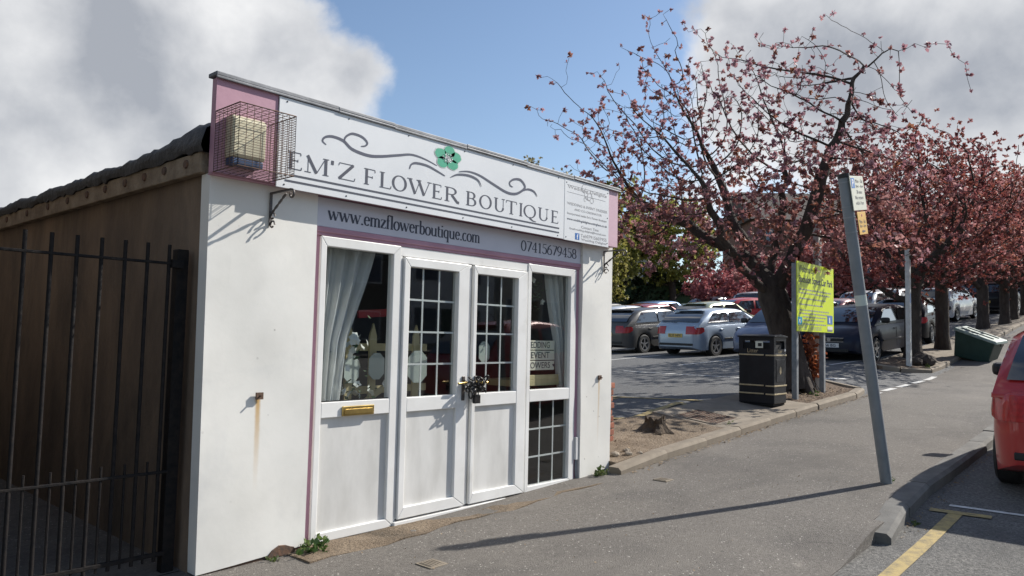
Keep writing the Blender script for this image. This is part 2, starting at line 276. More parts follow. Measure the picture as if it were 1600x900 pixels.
# ------------------------------------------------------------------ helpers
class MB:
    def __init__(s): s.v = []; s.f = []; s.m = []
    def add(s, vs, fs, mi=0):
        o = len(s.v); s.v += [tuple(v) for v in vs]; s.f += [tuple(o+i for i in f) for f in fs]; s.m += [mi]*len(fs); return s
    def box(s, x0, x1, y0, y1, z0, z1, mi=0):
        return s.add([(x0, y0, z0), (x1, y0, z0), (x1, y1, z0), (x0, y1, z0), (x0, y0, z1), (x1, y0, z1), (x1, y1, z1), (x0, y1, z1)],
                     [(0, 3, 2, 1), (4, 5, 6, 7), (0, 1, 5, 4), (1, 2, 6, 5), (2, 3, 7, 6), (3, 0, 4, 7)], mi)
    def obox(s, c, sz, rot=(0, 0, 0), mi=0):
        M = Matrix.Translation(c) @ Euler(rot).to_matrix().to_4x4(); h = [a/2 for a in sz]
        b = MB().box(-h[0], h[0], -h[1], h[1], -h[2], h[2]); return s.add([M @ Vector(v) for v in b.v], b.f, mi)
    def tube(s, pts, r, n=6, mi=0, cap=True):
        pts = [Vector(p) for p in pts]; rr = r if isinstance(r, (list, tuple)) else [r]*len(pts); rings = []
        a = None
        for i, p in enumerate(pts):
            d = (pts[min(i+1, len(pts)-1)]-pts[max(i-1, 0)])
            d = d.normalized() if d.length > 1e-9 else Vector((0, 0, 1))
            if a is None: a = d.orthogonal().normalized()
            a = (a-d*a.dot(d)); a = a.normalized() if a.length > 1e-6 else d.orthogonal().normalized()
            b = d.cross(a); rings.append([p+(a*math.cos(2*math.pi*k/n)+b*math.sin(2*math.pi*k/n))*rr[i] for k in range(n)])
        vs = [v for q in rings for v in q]; fs = []
        for i in range(len(pts)-1):
            for k in range(n): fs.append((i*n+k, i*n+(k+1) % n, (i+1)*n+(k+1) % n, (i+1)*n+k))
        if cap: fs.append(tuple(range(n-1, -1, -1))); fs.append(tuple((len(pts)-1)*n+k for k in range(n)))
        return s.add(vs, fs, mi)
    def lathe(s, prof, c=(0, 0, 0), axis='Z', n=16, mi=0):
        vs = []; fs = []
        for r, h in prof:
            for k in range(n):
                a = 2*math.pi*k/n; x, y = r*math.cos(a), r*math.sin(a)
                p = (x, y, h) if axis == 'Z' else ((x, h, y) if axis == 'Y' else (h, x, y))
                vs.append((p[0]+c[0], p[1]+c[1], p[2]+c[2]))
        for i in range(len(prof)-1):
            for k in range(n): fs.append((i*n+k, i*n+(k+1) % n, (i+1)*n+(k+1) % n, (i+1)*n+k))
        return s.add(vs, fs, mi)
    def prism(s, poly, lo, hi, axis='Y', mi=0):
        """polygon in the plane across `axis`, extruded lo..hi"""
        n = len(poly); P = lambda a, b, h: (a, h, b) if axis == 'Y' else ((h, a, b) if axis == 'X' else (a, b, h))
        vs = [P(a, b, lo) for a, b in poly]+[P(a, b, hi) for a, b in poly]
        return s.add(vs, [tuple(range(n)), tuple(range(2*n-1, n-1, -1))]+[(i, i+n, (i+1) % n+n, (i+1) % n) for i in range(n)], mi)
    def mesh(s, name, mats, smooth=None, recalc=True):
        me = bpy.data.meshes.new(name); me.from_pydata(s.v, [], s.f)
        for m in ([mats] if isinstance(mats, str) else mats): me.materials.append(MATS[m])
        me.polygons.foreach_set('material_index', s.m)
        if recalc:
            bm = bmesh.new(); bm.from_mesh(me); bmesh.ops.recalc_face_normals(bm, faces=bm.faces); bm.to_mesh(me); bm.free()
        if smooth is not None:
            me.polygons.foreach_set('use_smooth', [True]*len(me.polygons)); me.set_sharp_from_angle(angle=R_(smooth))
        me.update(); return me
    def build(s, name, mats, parent=None, smooth=None, bevel=0, recalc=True):
        return put(name, s.mesh(name, mats, smooth, recalc), parent, bevel)
def put(name, me, parent=None, bevel=0, loc=None, rot=None):
    o = bpy.data.objects.new(name, me); COL.objects.link(o)
    if parent: o.parent = parent
    if bevel:
        b = o.modifiers.new('bevel', 'BEVEL'); b.width = bevel; b.segments = 2; b.limit_method = 'ANGLE'; b.angle_limit = R_(40)
    if loc is not None: o.location = loc
    if rot is not None: o.rotation_euler = rot
    return o
def tag(o, label=None, cat=None, group=None, kind=None):
    for k, v in (('label', label), ('category', cat), ('group', group), ('kind', kind)):
        if v: o[k] = v
    return o
def thing(name, label, cat, loc=(0, 0, 0), rot=(0, 0, 0), group=None, kind=None):
    o = bpy.data.objects.new(name, None); COL.objects.link(o); o.location = loc; o.rotation_euler = rot; o.empty_display_size = .1
    return tag(o, label, cat, group, kind)
def copy_tree(o, parent=None):
    c = o.copy(); COL.objects.link(c)
    if parent: c.parent = parent
    for ch in list(o.children): copy_tree(ch, c)
    return c
def FACE(o, x, y):   # frames for flat print: origin, right, up -> matrix with normal = right x up
    r = Vector(x).normalized(); u = Vector(y).normalized(); n = r.cross(u)
    return Matrix(((r.x, u.x, n.x, o[0]), (r.y, u.y, n.y, o[1]), (r.z, u.z, n.z, o[2]), (0, 0, 0, 1)))
STREET = lambda x, y, z: FACE((x, y, z), (1, 0, 0), (0, 0, 1))      # faces -Y
WEST = lambda x, y, z: FACE((x, y, z), (0, -1, 0), (0, 0, 1))      # faces -X
EAST = lambda x, y, z: FACE((x, y, z), (0, 1, 0), (0, 0, 1))       # faces +X
_tc = {}
def text(s, w, h, M, mat, parent, name='lettering', bold=0, align='L'):
    """built-in sans lettering fitted into w x h (w None = natural width)"""
    key = (s, bold)
    if key not in _tc:
        c = bpy.data.curves.new('text', 'FONT'); c.body = s; c.size = 1; c.extrude = 0; c.resolution_u = 3; c.offset = bold
        o = bpy.data.objects.new('text', c); COL.objects.link(o); dg = bpy.context.evaluated_depsgraph_get(); me = bpy.data.meshes.new_from_object(o.evaluated_get(dg))
        bpy.data.objects.remove(o); a = np.array([v.co[:] for v in me.vertices]) if len(me.vertices) else np.zeros((1, 3)); _tc[key] = ([tuple(v) for v in a], [tuple(p.vertices) for p in me.polygons]); bpy.data.meshes.remove(me)
    V, F = _tc[key]; a = np.array(V); lo, hi = a.min(0), a.max(0); sy = h/max(1e-6, hi[1]-lo[1]); sx = (w/max(1e-6, hi[0]-lo[0])) if w else sy
    dx = 0 if align == 'L' else -(hi[0]-lo[0])*sx/2
    b = MB(); b.add([M @ Vector(((x-lo[0])*sx+dx, (y-lo[1])*sy, 0)) for x, y, z in V], F); return b.build(name, mat, parent, recalc=False)

# ------- serif lettering drawn with a broad pen
def arc(cx, cy, rx, ry, a0, a1, n=18): return [(cx+rx*math.cos(R_(a0+(a1-a0)*i/n)), cy+ry*math.sin(R_(a0+(a1-a0)*i/n))) for i in range(n+1)]
def V(x, y0=0, y1=1, s=3): 
    r = [([(x, y0), (x, y1)], 'k')]
    if s & 1: r.append(([(x-.12, y0+.015), (x+.12, y0+.015)], 'n'))
    if s & 2: r.append(([(x-.12, y1-.015), (x+.12, y1-.015)], 'n'))
    return r
def H(x0, x1, y): return [([(x0, y), (x1, y)], 'n')]
def D(x0, y0, x1, y1, w): return [([(x0, y0), (x1, y1)], w)]
G_ = {
 'E': (.66, V(.16)+H(.05, .58, .985)+H(.16, .46, .52)+H(.05, .62, .015)+D(.58, .98, .585, .84, 'n')+D(.62, .02, .63, .18, 'n')+D(.46, .44, .46, .6, 'n')),
 'F': (.6, V(.16)+H(.05, .56, .985)+H(.16, .44, .5)+D(.56, .98, .57, .82, 'n')+D(.44, .42, .44, .58, 'n')),
 'L': (.6, V(.16)+H(.05, .58, .015)+D(.58, .02, .6, .2, 'n')),
 'M': (1., D(.16, 0, .16, 1, 'n')+H(.03, .28, .015)+D(.13, 1, .5, .02, 'k')+D(.5, .02, .84, 1, 'n')+V(.86)),
 "'": (.2, D(.1, 1, .09, .74, 'k')),
 'Z': (.68, H(.08, .6, .985)+D(.58, .98, .08, .02, 'k')+H(.06, .63, .015)+D(.08, .98, .06, .82, 'n')+D(.63, .02, .65, .2, 'n')),
 'O': (.86, [(arc(.43, .5, .36, .49, 0, 360, 36), 'a')]),
 'Q': (.86, [(arc(.43, .5, .36, .49, 0, 360, 36), 'a'), ([(.42, .02), (.52, -.1), (.66, -.2), (.86, -.22)], 'a2')]),
 'W': (1.1, D(.1, 1, .35, .02, 'k')+D(.35, .02, .56, .96, 'n')+D(.5, 1, .76, .02, 'k')+D(.76, .02, 1., 1, 'n')+H(-.02, .22, .985)+H(.4, .62, .985)+H(.9, 1.1, .985)),
 'R': (.74, V(.16)+[(([(.16, .985), (.36, .985)]+arc(.36, .75, .22, .235, 90, -90, 14)+[(.16, .515)]), 'a'), ([(.38, .5), (.66, .04), (.76, .015)], 'k2')]),
 'B': (.7, V(.16)+[([(.05, .985), (.34, .985)]+arc(.34, .76, .2, .225, 90, -90, 14)+[(.16, .535)], 'a'), ([(.34, .535)]+arc(.36, .275, .24, .26, 90, -90, 14)+[(.05, .015)], 'a')]),
 'U': (.82, [([(.17, 1), (.17, .32)], 'k'), (arc(.42, .32, .25, .31, 180, 360, 16), 'a'), ([(.67, .32), (.67, 1)], 'n')]+H(.04, .3, .985)+H(.56, .78, .985)),
 'T': (.72, V(.36, s=1)+H(.04, .68, .985)+D(.04, .98, .03, .8, 'n')+D(.68, .98, .69, .8, 'n')),
 'I': (.32, V(.16)),
 'w': (.86, D(.06, .62, .26, .02, 'k')+D(.26, .02, .43, .6, 'n')+D(.4, .62, .6, .02, 'k')+D(.6, .02, .8, .62, 'n')+H(-.02, .16, .61)+H(.7, .88, .61)),
 '.': (.24, D(.12, -.01, .12, .1, 'k')),
 'e': (.52, [([(.08, .36), (.45, .36)], 'n'), ([(.45, .36)]+arc(.27, .32, .19, .3, 8, 320, 20), 'a')]),
 'm': (.9, V(.12, 0, .62, 1)+V(.44, 0, .45, 1)+V(.76, 0, .45, 1)+[(arc(.28, .44, .16, .17, 165, 0, 10), 'a'), (arc(.6, .44, .16, .17, 165, 0, 10), 'a')]+D(.0, .58, .12, .62, 'n')),
 'z': (.48, H(.05, .42, .6)+D(.41, .6, .05, .02, 'k')+H(.04, .44, .02)+D(.05, .6, .04, .48, 'n')+D(.44, .02, .45, .14, 'n')),
 'f': (.36, V(.14, 0, .8, 1)+[(arc(.28, .82, .14, .17, 180, 40, 10), 'a')]+H(.02, .3, .6)),
 'l': (.28, V(.14, 0, 1.0, 1)+D(.03, .96, .14, 1, 'n')),
 'o': (.56, [(arc(.28, .31, .22, .31, 0, 360, 26), 'a')]),
 'r': (.42, V(.13, 0, .62, 1)+[(arc(.3, .42, .17, .19, 165, 50, 8), 'a')]+D(.02, .58, .13, .62, 'n')),
 'b': (.56, V(.12, .02, 1, 0)+[(arc(.28, .31, .2, .31, 150, -150, 22), 'a')]+D(.01, .96, .12, 1, 'n')),
 'u': (.62, [([(.12, .6), (.12, .2)], 'k'), (arc(.29, .2, .17, .19, 180, 330, 12), 'a')]+V(.48, .0, .62, 1)+H(.02, .12, .6)+H(.38, .48, .6)),
 't': (.36, [([(.14, .8), (.14, .16)], 'k'), (arc(.27, .15, .13, .15, 180, 310, 8), 'a')]+H(.02, .32, .6)),
 'i': (.28, V(.14, 0, .62, 1)+D(.14, .8, .14, .9, 'k')+D(.03, .58, .14, .62, 'n')),
 'q': (.56, V(.44, -.32, .6, 1)+[(arc(.27, .31, .2, .31, 30, 330, 22), 'a')]),
 'c': (.48, [(arc(.27, .31, .2, .31, 50, 315, 20), 'a')]),
 '0': (.56, [(arc(.28, .5, .21, .5, 0, 360, 28), 'a')]),
 '1': (.46, V(.25, 0, 1, 1)+D(.1, .86, .25, 1, 'n')),
 '4': (.56, D(.36, 1, .03, .3, 'n')+H(.03, .53, .29)+V(.38, 0, 1, 1)),
 '5': (.52, H(.12, .46, .98)+D(.13, .98, .1, .56, 'n')+[(arc(.24, .32, .22, .31, 110, -150, 18), 'a')]),
 '6': (.54, [(arc(.27, .3, .21, .3, 0, 360, 22), 'a'), ([(.07, .34), (.1, .62), (.24, .88), (.42, 1)], 'a')]),
 '7': (.52, H(.04, .5, .98)+D(.49, .98, .18, 0, 'k')),
 '8': (.54, [(arc(.27, .74, .17, .25, 0, 360, 20), 'a'), (arc(.27, .25, .21, .26, 0, 360, 22), 'a')]),
 '9': (.54, [(arc(.27, .7, .21, .3, 0, 360, 22), 'a'), ([(.47, .66), (.44, .38), (.3, .12), (.12, 0)], 'a')]),
}
def pen(b, pts, kind, tk, tn, M, sx, sy, ox):
    P = [Vector(((ox+x*sx), y*sy)) for x, y in pts]; closed = (P[0]-P[-1]).length < 1e-5; n = len(P); vs = []
    for i in range(n):
        if closed: d = P[(i+1) % (n-1)]-P[(i-1) % (n-1)]
        else: d = P[min(i+1, n-1)]-P[max(i-1, 0)]
        d = d.normalized() if d.length else Vector((0, 1)); w = tk if kind[0] == 'k' else tn if kind == 'n' else tn+(tk-tn)*abs(d.y)**1.5
        if kind == 'a2': w = tk*(.9-.8*i/(n-1))+tn*.4
        if kind == 'taper': t = i/(n-1); w = tn+(tk-tn)*math.sin(math.pi*min(1, max(0, t)))**.7
        nn = Vector((-d.y, d.x))*w/2; vs += [P[i]+nn, P[i]-nn]
    b.add([M @ Vector((v.x, v.y, 0)) for v in vs], [(2*i, 2*i+1, 2*i+3, 2*i+2) for i in range(n-1)])
def serif(s, M, h, mat, parent, width=None, xs=None, tk=.15, tn=.04, name='letter', ws=None):
    """xs: left edge for each character, or width to fit"""
    adv = [G_[c][0] if c != ' ' else .4 for c in s]; tot = sum(adv); x = 0; j = 0
    for i, c in enumerate(s):
        sx = (width/tot) if width else h
        if c != ' ':
            if xs: ox = xs[j]; sx = ws[j]/adv[i]; j += 1
            else: ox = x
            b = MB()
            for q, (pts, k) in enumerate(G_[c][1]): pen(b, pts, k, tk*h, tn*h, M @ Matrix.Translation((0, 0, .00006*q)), sx, h, ox)
            b.build(name, mat, parent, recalc=False)
        x += adv[i]*sx

# ------------------------------------------------------------------ the lie of the land
PX = [-400, -60, -8, 0, 3, 5, 6.3, 7.64, 9.31, 11.06, 13.9, 15.4, 19.4, 21.4, 26.1, 33.8, 47, 60, 120, 400]
PZ = [-1.5, -.6, -.08, -.02, .03, .08, .13, .21, .31, .41, .55, .61, .72, .88, 1.40, 2.25, 3.45, 4.7, 8, 14]
CX = [-400, -60, 5, 7, 9, 11, 14, 20, 22, 30, 40, 47, 60, 120, 400]
CZ = [-1, 0, .28, .36, .44, .54, .70, 1.02, 1.12, 1.8, 2.65, 3.3, 4.5, 8, 14]
P = lambda x: float(np.interp(x, PX, PZ))
def G(x, y):
    if y <= 4.3: return P(x)
    t = min(1, max(0, (y-4.3)/1.6)); t = t*t*(3-2*t); return P(x)*(1-t)+float(np.interp(x, CX, CZ))*t
def frange(a, b, st): 
    n = max(1, int(round((b-a)/st))); return [a+(b-a)*i/n for i in range(n+1)]
def sheet(name, xs, y0, y1, ny, zf, mat, skirt=0, kind='structure', parent=None):
    b = MB(); f0 = y0 if callable(y0) else (lambda x: y0); f1 = y1 if callable(y1) else (lambda x: y1); n = ny+1; vs = []
    for x in xs:
        a, c = f0(x), f1(x)
        for j in range(n): y = a+(c-a)*j/ny; vs.append((x, y, zf(x, y)))
    fs = [(i*n+j, (i+1)*n+j, (i+1)*n+j+1, i*n+j+1) for i in range(len(xs)-1) for j in range(ny)]
    if skirt:
        m = len(vs); vs += [(x, y, z-skirt) for x, y, z in vs]
        ring = [j for j in range(n)]+[i*n+ny for i in range(1, len(xs))]+[(len(xs)-1)*n+j for j in range(ny-1, -1, -1)]+[i*n for i in range(len(xs)-2, -1, -1)]
        for a, c in zip(ring, ring[1:]): fs.append((a, c, c+m, a+m))
    b.add(vs, fs); o = b.build(name, mat, parent, smooth=50, recalc=False)
    if kind: o['kind'] = kind
    return o
def gx(a, b): return sorted(set([x for x in PX+CX if a < x < b]+frange(a, b, 1.0)))
sheet('ground', [-400, -200, -60]+frange(-8, 60, 2)+[80, 120, 200, 400], lambda x: -300., lambda x: 400., 60, lambda x, y: G(x, y)-.45-(.4 if 2 < x < 6.6 and 4.4 < y < 10 else 0), 'terrain')
def roadz(x, y):
    return P(x)-.105
sheet('road', sorted(gx(-30, 90)+[5.2+.1*i for i in range(1, 10)]), -14., 1.80, 8, lambda x, y: roadz(x, y), 'road_asphalt')
def fz(x, y):
    a = min(1, max(0, (6.1-x)/.9)); c = min(1, max(0, (2.5-y)/.78)); return P(x)-.10*a*a*(3-2*a)*c*c*(3-2*c)
sheet('footway', sorted(gx(-30, 6.3)+[5.2+.1*i for i in range(1, 11)]), 1.72, 4.6, 24, fz, 'footway_asphalt', .2)
sheet('footway', gx(6.3, 90), 1.80, 4.3, 8, lambda x, y: P(x), 'footway_asphalt', .2)
sheet('car_park_surface', gx(6.3, 90), 4.3, 40., 60, lambda x, y: G(x, y), 'park_asphalt')
sheet('passage_ground', frange(-5, 2.3, .5), 4.6, 16., 8, lambda x, y: P(x)+.004, 'footway_asphalt')
# far side of the street
sheet('far_footway', gx(-30, 90), -17., -14., 2, lambda x, y: P(x)+.0, 'footway_asphalt', .3)

# planting strip by the car park (soil, then slabs, then mulch round the tree)
def bed_y1(x): return 5.45 if x < 14.2 else 4.75+.7*math.sqrt(max(0, 1-((x-14.2)/.75)**2))
def bed_y0(x): return 4.34 if x < 14.2 else 4.75-.41*math.sqrt(max(0, 1-((x-14.2)/.75)**2))
bz = lambda x, y: G(x, y)+.085
bumpy = lambda x, y: bz(x, y)+.015*math.sin(x*5.1+y*3)*math.sin(y*4.3-x)+.02*math.exp(-((x-8.1)**2+(y-4.8)**2)*6)
sheet('soil_strip', frange(6.5, 9.05, .15), 4.34, 5.4, 8, bumpy, 'soil', .2)
sheet('paved_strip', frange(9.05, 12.0, .3), 4.34, 5.45, 6, bz, 'concrete', .2)
sheet('mulch_bed', frange(12.0, 14.94, .14), bed_y0, bed_y1, 8, lambda x, y: bz(x, y)+.01*math.sin(x*7)*math.cos(y*6), 'mulch', .2)
# second bed up the hill
def b2y0(x): return 4.6 if x > 20.6 else 4.6+(20.6-x)*.55
sheet('tree_bed', frange(19.25, 21.6, .3), b2y0, lambda x: 5.6, 5, bz, 'mulch', .2)
sheet('tree_bed_paving', gx(21.6, 60), 4.6, 5.75, 5, bz, 'concrete', .2)

# kerbs: one stone after another
kme = {}
def kerb(name, pts, ln, w, h, mat, top, label=None, dropper=False):
    root = thing(name, None, None, kind='structure')
    segs = []; pos = [Vector((p[0], p[1], 0)) for p in pts]; L = [0]
    for a, b in zip(pos, pos[1:]): L.append(L[-1]+(b-a).length)
    def at(d):
        for i in range(len(L)-1):
            if d <= L[i+1] or i == len(L)-2:
                t = (d-L[i])/(L[i+1]-L[i]); return pos[i].lerp(pos[i+1], t)
    key = (mat, ln, w, h)
    n = int(L[-1]/ln)
    for i in range(n):
        a, b = at(i*ln), at((i+1)*ln); za, zb = top(a.x, a.y), top(b.x, b.y)
        a3, b3 = Vector((a.x, a.y, za)), Vector((b.x, b.y, zb)); ll = (b3-a3).length-.012
        if key not in kme:
            m = MB(); c = .03; m.prism([(-w/2, -h), (w/2, -h), (w/2, 0), (-w/2+c, 0), (-w/2, -c)], -.5, .5, 'X'); kme[key] = m.mesh('kerb_stone', mat, 30)
        d = (b3-a3).normalized(); side = Vector((0, 0, 1)).cross(d).normalized(); upv = d.cross(side)
        o = put('kerb_stone', kme[key], root)
        c = (a3+b3)/2+Vector((0, 0, rnd.uniform(-.008, .006)))+side*rnd.uniform(-.008, .008)
        tw = rnd.uniform(-.012, .012); d2 = (d+side*tw).normalized(); s2 = Vector((0, 0, 1)).cross(d2).normalized(); u2 = d2.cross(s2)
        o.matrix_world = Matrix(((d2.x*ll, s2.x, u2.x, c.x), (d2.y*ll, s2.y, u2.y, c.y), (d2.z*ll, s2.z, u2.z, c.z), (0, 0, 0, 1)))
    return root
kerb('planting_kerb', [(6.36, 4.27), (6.7, 4.27), (14.1, 4.27), (14.55, 4.33), (14.9, 4.52), (15.06, 4.8), (15.0, 5.1), (14.8, 5.4)], .93, .15, .30, 'concrete', lambda x, y: G(x, y)+.105 if x > 6.9 else G(x, y)+.07)
kerb('tree_bed_kerb', [(19.15, 5.6), (19.1, 5.4), (20.55, 4.52), (46, 4.52)], .93, .15, .30, 'concrete', lambda x, y: G(x, y)+.11)
kerb('road_kerb', [(6.05, 1.69), (6.75, 1.76), (7.6, 1.82), (9, 1.79), (17, 1.76)], .86, .17, .34, 'kerb_road', lambda x, y: P(x)+.012-.06*max(0, (6.6-x)/.8))

# road paint
def stripe(name, pts, w, zf, mat, off=.004):
    b = MB(); pts = [Vector((p[0], p[1])) for p in pts]; vs = []
    d = (pts[-1]-pts[0]).normalized(); n = Vector((-d.y, d.x))*w/2; k = max(2, int((pts[-1]-pts[0]).length/.4)+1)
    for i in range(k+1):
        q = pts[0].lerp(pts[-1], i/k)
        for s in (n, -n): p = q+s; vs.append((p.x, p.y, zf(p.x, p.y)+off))
    b.add(vs, [(2*i, 2*i+1, 2*i+3, 2*i+2) for i in range(k)]); o = b.build(name, mat, recalc=False); o['kind'] = 'structure'; return o
for a, c in [((14.6, 4.17), (15.05, 4.17)), ((15.4, 4.19), (16.15, 4.2)), ((16.5, 4.21), (17.35, 4.23)), ((17.75, 4.24), (18.7, 4.26)), ((19.0, 4.27), (19.9, 4.29))]: stripe('road_marking', [a, c], .13, lambda x, y: P(x), 'line_white', .006)
for a, c in [((10.45, 7.3), (11.05, 5.5)), ((8.3, 5.5), (10.5, 5.85)), ((9.35, 5.5), (9.55, 5.8)), ((10.3, 5.5), (10.55, 5.9)), ((8.5, 5.75), (8.75, 5.5)), ((7.3, 6.9), (10.4, 6.95)), ((8.0, 5.9), (9.9, 6.9))]: stripe('road_marking', [a, c], .11, G, 'line_yellow', .006)
for a, c in [((14.8, 9.7), (14.75, 6.7)), ((16.9, 9.45), (22.2, 8.9)), ((17.1, 12.0), (22.3, 11.6)), ((17.4, 14.6), (22.4, 14.2)), ((19.0, 6.4), (24, 5.85)), ((18.6, 7.7), (23.5, 7.65)), ((14.8, 5.6), (15.7, 5.2)), ((15.7, 5.5), (16.5, 5.2))]: stripe('road_marking', [a, c], .10, G, 'line_white', .006)
stripe('road_marking', [(5.0, 1.44), (7.34, 1.42)], .105, roadz, 'line_yellow', .006)
stripe('road_marking', [(7.27, 1.62), (7.31, 1.17)], .10, roadz, 'line_yellow', .009)
stripe('road_marking', [(7.52, 1.52), (7.62, -.9)], .06, roadz, 'line_white', .006)
stripe('road_marking', [(1.0, 1.44), (4.4, 1.44)], .105, roadz, 'line_yellow', .006)

# ------------------------------------------------------------------ the shop
S = thing('flower_shop', 'single storey white rendered flower shop with pink trim and low flat roof', 'shop', (4.3, 4.42, 0))
def sp(b, name, mat, parent=None, **k):
    """build a shop part in world coordinates under the shop"""
    o = b.build(name, mat, None, **k); o.parent = parent or S; o.matrix_parent_inverse = Matrix.Translation((-4.3, -4.42, 0)); return o
def subdiv_box(x0, x1, y0, y1, z0, z1, wob=.004, n=(6, 2, 16), lean=0, tilt=0):
    """pier with slightly uneven faces"""
    bm = bmesh.new(); bmesh.ops.create_cube(bm, size=1); b = MB()
    me = bpy.data.meshes.new('t'); bm.to_mesh(me); bm.free(); bpy.data.meshes.remove(me)
    vs = {}; out = MB()
    nx, ny, nz = n
    def P3(i, j, k):
        x, y, z = x0+(x1-x0)*i/nx, y0+(y1-y0)*j/ny, z0+(z1-z0)*k/nz
        w = wob*(math.sin(x*7+z*3.1)+math.sin(z*5.3-x*2)+math.sin(x*13+z*11)*.4)
        if lean and i < nx: x += lean*(1-k/nz)*(1-i/nx)
        if tilt: z += tilt*(i/nx)*(1-k/nz)
        return (x+(w*.5 if i in (0, nx) else 0), y+w, z)
    def idx(i, j, k):
        if (i, j, k) not in vs: vs[(i, j, k)] = len(out.v); out.v.append(P3(i, j, k))
        return vs[(i, j, k)]
    for i in range(nx):
        for k in range(nz):
            for j in (0, ny): out.f.append((idx(i, j, k), idx(i+1, j, k), idx(i+1, j, k+1), idx(i, j, k+1))); out.m.append(0)
    for j in range(ny):
        for k in range(nz):
            for i in (0, nx): out.f.append((idx(i, j, k), idx(i, j+1, k), idx(i, j+1, k+1), idx(i, j, k+1))); out.m.append(0)
    for i in range(nx):
        for j in range(ny):
            for k in (0, nz): out.f.append((idx(i, j, k), idx(i+1, j, k), idx(i+1, j+1, k), idx(i, j+1, k))); out.m.append(0)
    return out
sp(subdiv_box(2.107, 2.885, 4.42, 4.53, .022, 2.47, lean=.03, tilt=.04), 'pier', 'wall_white', smooth=40)
sp(MB().prism([(2.60, .03), (2.64, .075), (2.69, .098), (2.74, .092), (2.78, .075), (2.80, .07), (2.80, .03)], 4.409, 4.425, 'Y'), 'bare_patch', 'rust')
sp(subdiv_box(5.985, 6.51, 4.42, 4.575, .10, 2.47), 'pier', 'wall_white', smooth=40)
sp(MB().box(2.15, 2.885, 4.432, 4.53, -.3, .07), 'plinth', 'rust'); sp(MB().box(6.0, 6.5, 4.44, 4.575, -.3, .102), 'plinth', 'rust')
sp(MB().box(2.135, 2.30, 4.532, 9.6, -.3, 2.485), 'side_wall', 'render_brown'); sp(MB().box(6.33, 6.495, 4.577, 9.6, -.3, 2.485), 'side_wall', 'render_brown')
sp(MB().box(2.30, 6.33, 9.45, 9.59, -.3, 2.485), 'back_wall', 'render_brown')
sp(MB().box(2.302, 6.328, 4.60, 9.44, -.1, .05), 'shop_floor', 'room_dark'); sp(MB().box(2.302, 6.328, 4.62, 9.44, 2.46, 2.52), 'shop_ceiling', 'room_dark')
sp(MB().box(2.302, 2.34, 4.62, 9.44, .05, 2.46), 'inner_wall', 'room_dark'); sp(MB().box(6.29, 6.328, 4.62, 9.44, .05, 2.46), 'inner_wall', 'room_dark'); sp(MB().box(2.34, 6.29, 7.8, 7.85, .05, 2.46), 'inner_wall', 'room_dark')
# eaves board along the passage with round bolt heads
sp(MB().box(2.065, 2.125, 4.46, 9.65, 2.472, 2.605), 'eaves_board', 'barge_tan', bevel=.006)
for yy in (4.66, 4.98, 5.30, 5.64, 6.02, 6.40, 6.85, 7.35, 7.95, 8.6): sp(MB().lathe([(0, -.012), (.026, -.012), (.03, 0), (.03, .01)], (2.066, yy, 2.548), 'X', 12), 'bolt_head', 'rust')
# felt roof with rolled edge, rising in a hump against the fascia
b = MB(); vs = []; r = random.Random(12); rows = []
ny_ = 90
for i in range(ny_+1):
    y = 4.41+i*5.3/ny_; hump = float(np.interp(y, [4.41, 4.5, 4.66, 4.74, 5.0, 5.25], [.085, .09, .115, .085, .03, 0])); n_ = r.gauss(0, .006)+.010*math.sin(y*6.3)+.006*math.sin(y*17)
    lip = 2.598+r.gauss(0, .007)+.008*math.sin(y*11); vs += [(2.085, y, lip+.012), (2.052+r.gauss(0, .003), y, lip), (2.040+.006*math.sin(y*8), y, 2.635+n_*.4), (2.042, y, 2.675+n_), (2.066, y, 2.70+n_+hump*.6), (2.13, y, 2.712+n_+hump), (2.30, y, 2.715+hump*.9), (2.9, y, 2.70+hump*.6), (6.52, y, 2.62)]
b.add(vs, [(9*i+k, 9*i+k+1, 9*i+k+10, 9*i+k+9) for i in range(ny_) for k in range(8)]); sp(b, 'roof', 'felt', smooth=50, recalc=False)
# fascia
sp(MB().box(2.087, 6.47, 4.347, 4.405, 2.462, 3.052), 'fascia', ['pink_paint'], bevel=.003)
sp(MB().box(6.30, 6.472, 4.335, 4.3465, 2.455, 3.05), 'fascia_panel', 'pink_pale')
sp(MB().box(2.082, 2.50, 4.335, 4.3465, 2.462, 3.05), 'fascia_panel', 'pink_paint')
sp(MB().box(2.09, 6.46, 4.36, 4.418, 2.455, 2.461), 'fascia_soffit', 'pink_paint')
xs = [2.066, 2.953, 3.454, 4.215, 4.974, 5.68, 6.495]
for i in range(6):
    dz = rnd.uniform(-.004, .006); sp(MB().box(xs[i]+.002, xs[i+1]+.006, 4.315-i % 2*.003, 4.425, 3.052+dz, 3.078+dz).box(xs[i]+.002, xs[i+1]+.006, 4.313-i % 2*.003, 4.322, 3.036+dz, 3.053+dz), 'capping', 'lead', bevel=.006)
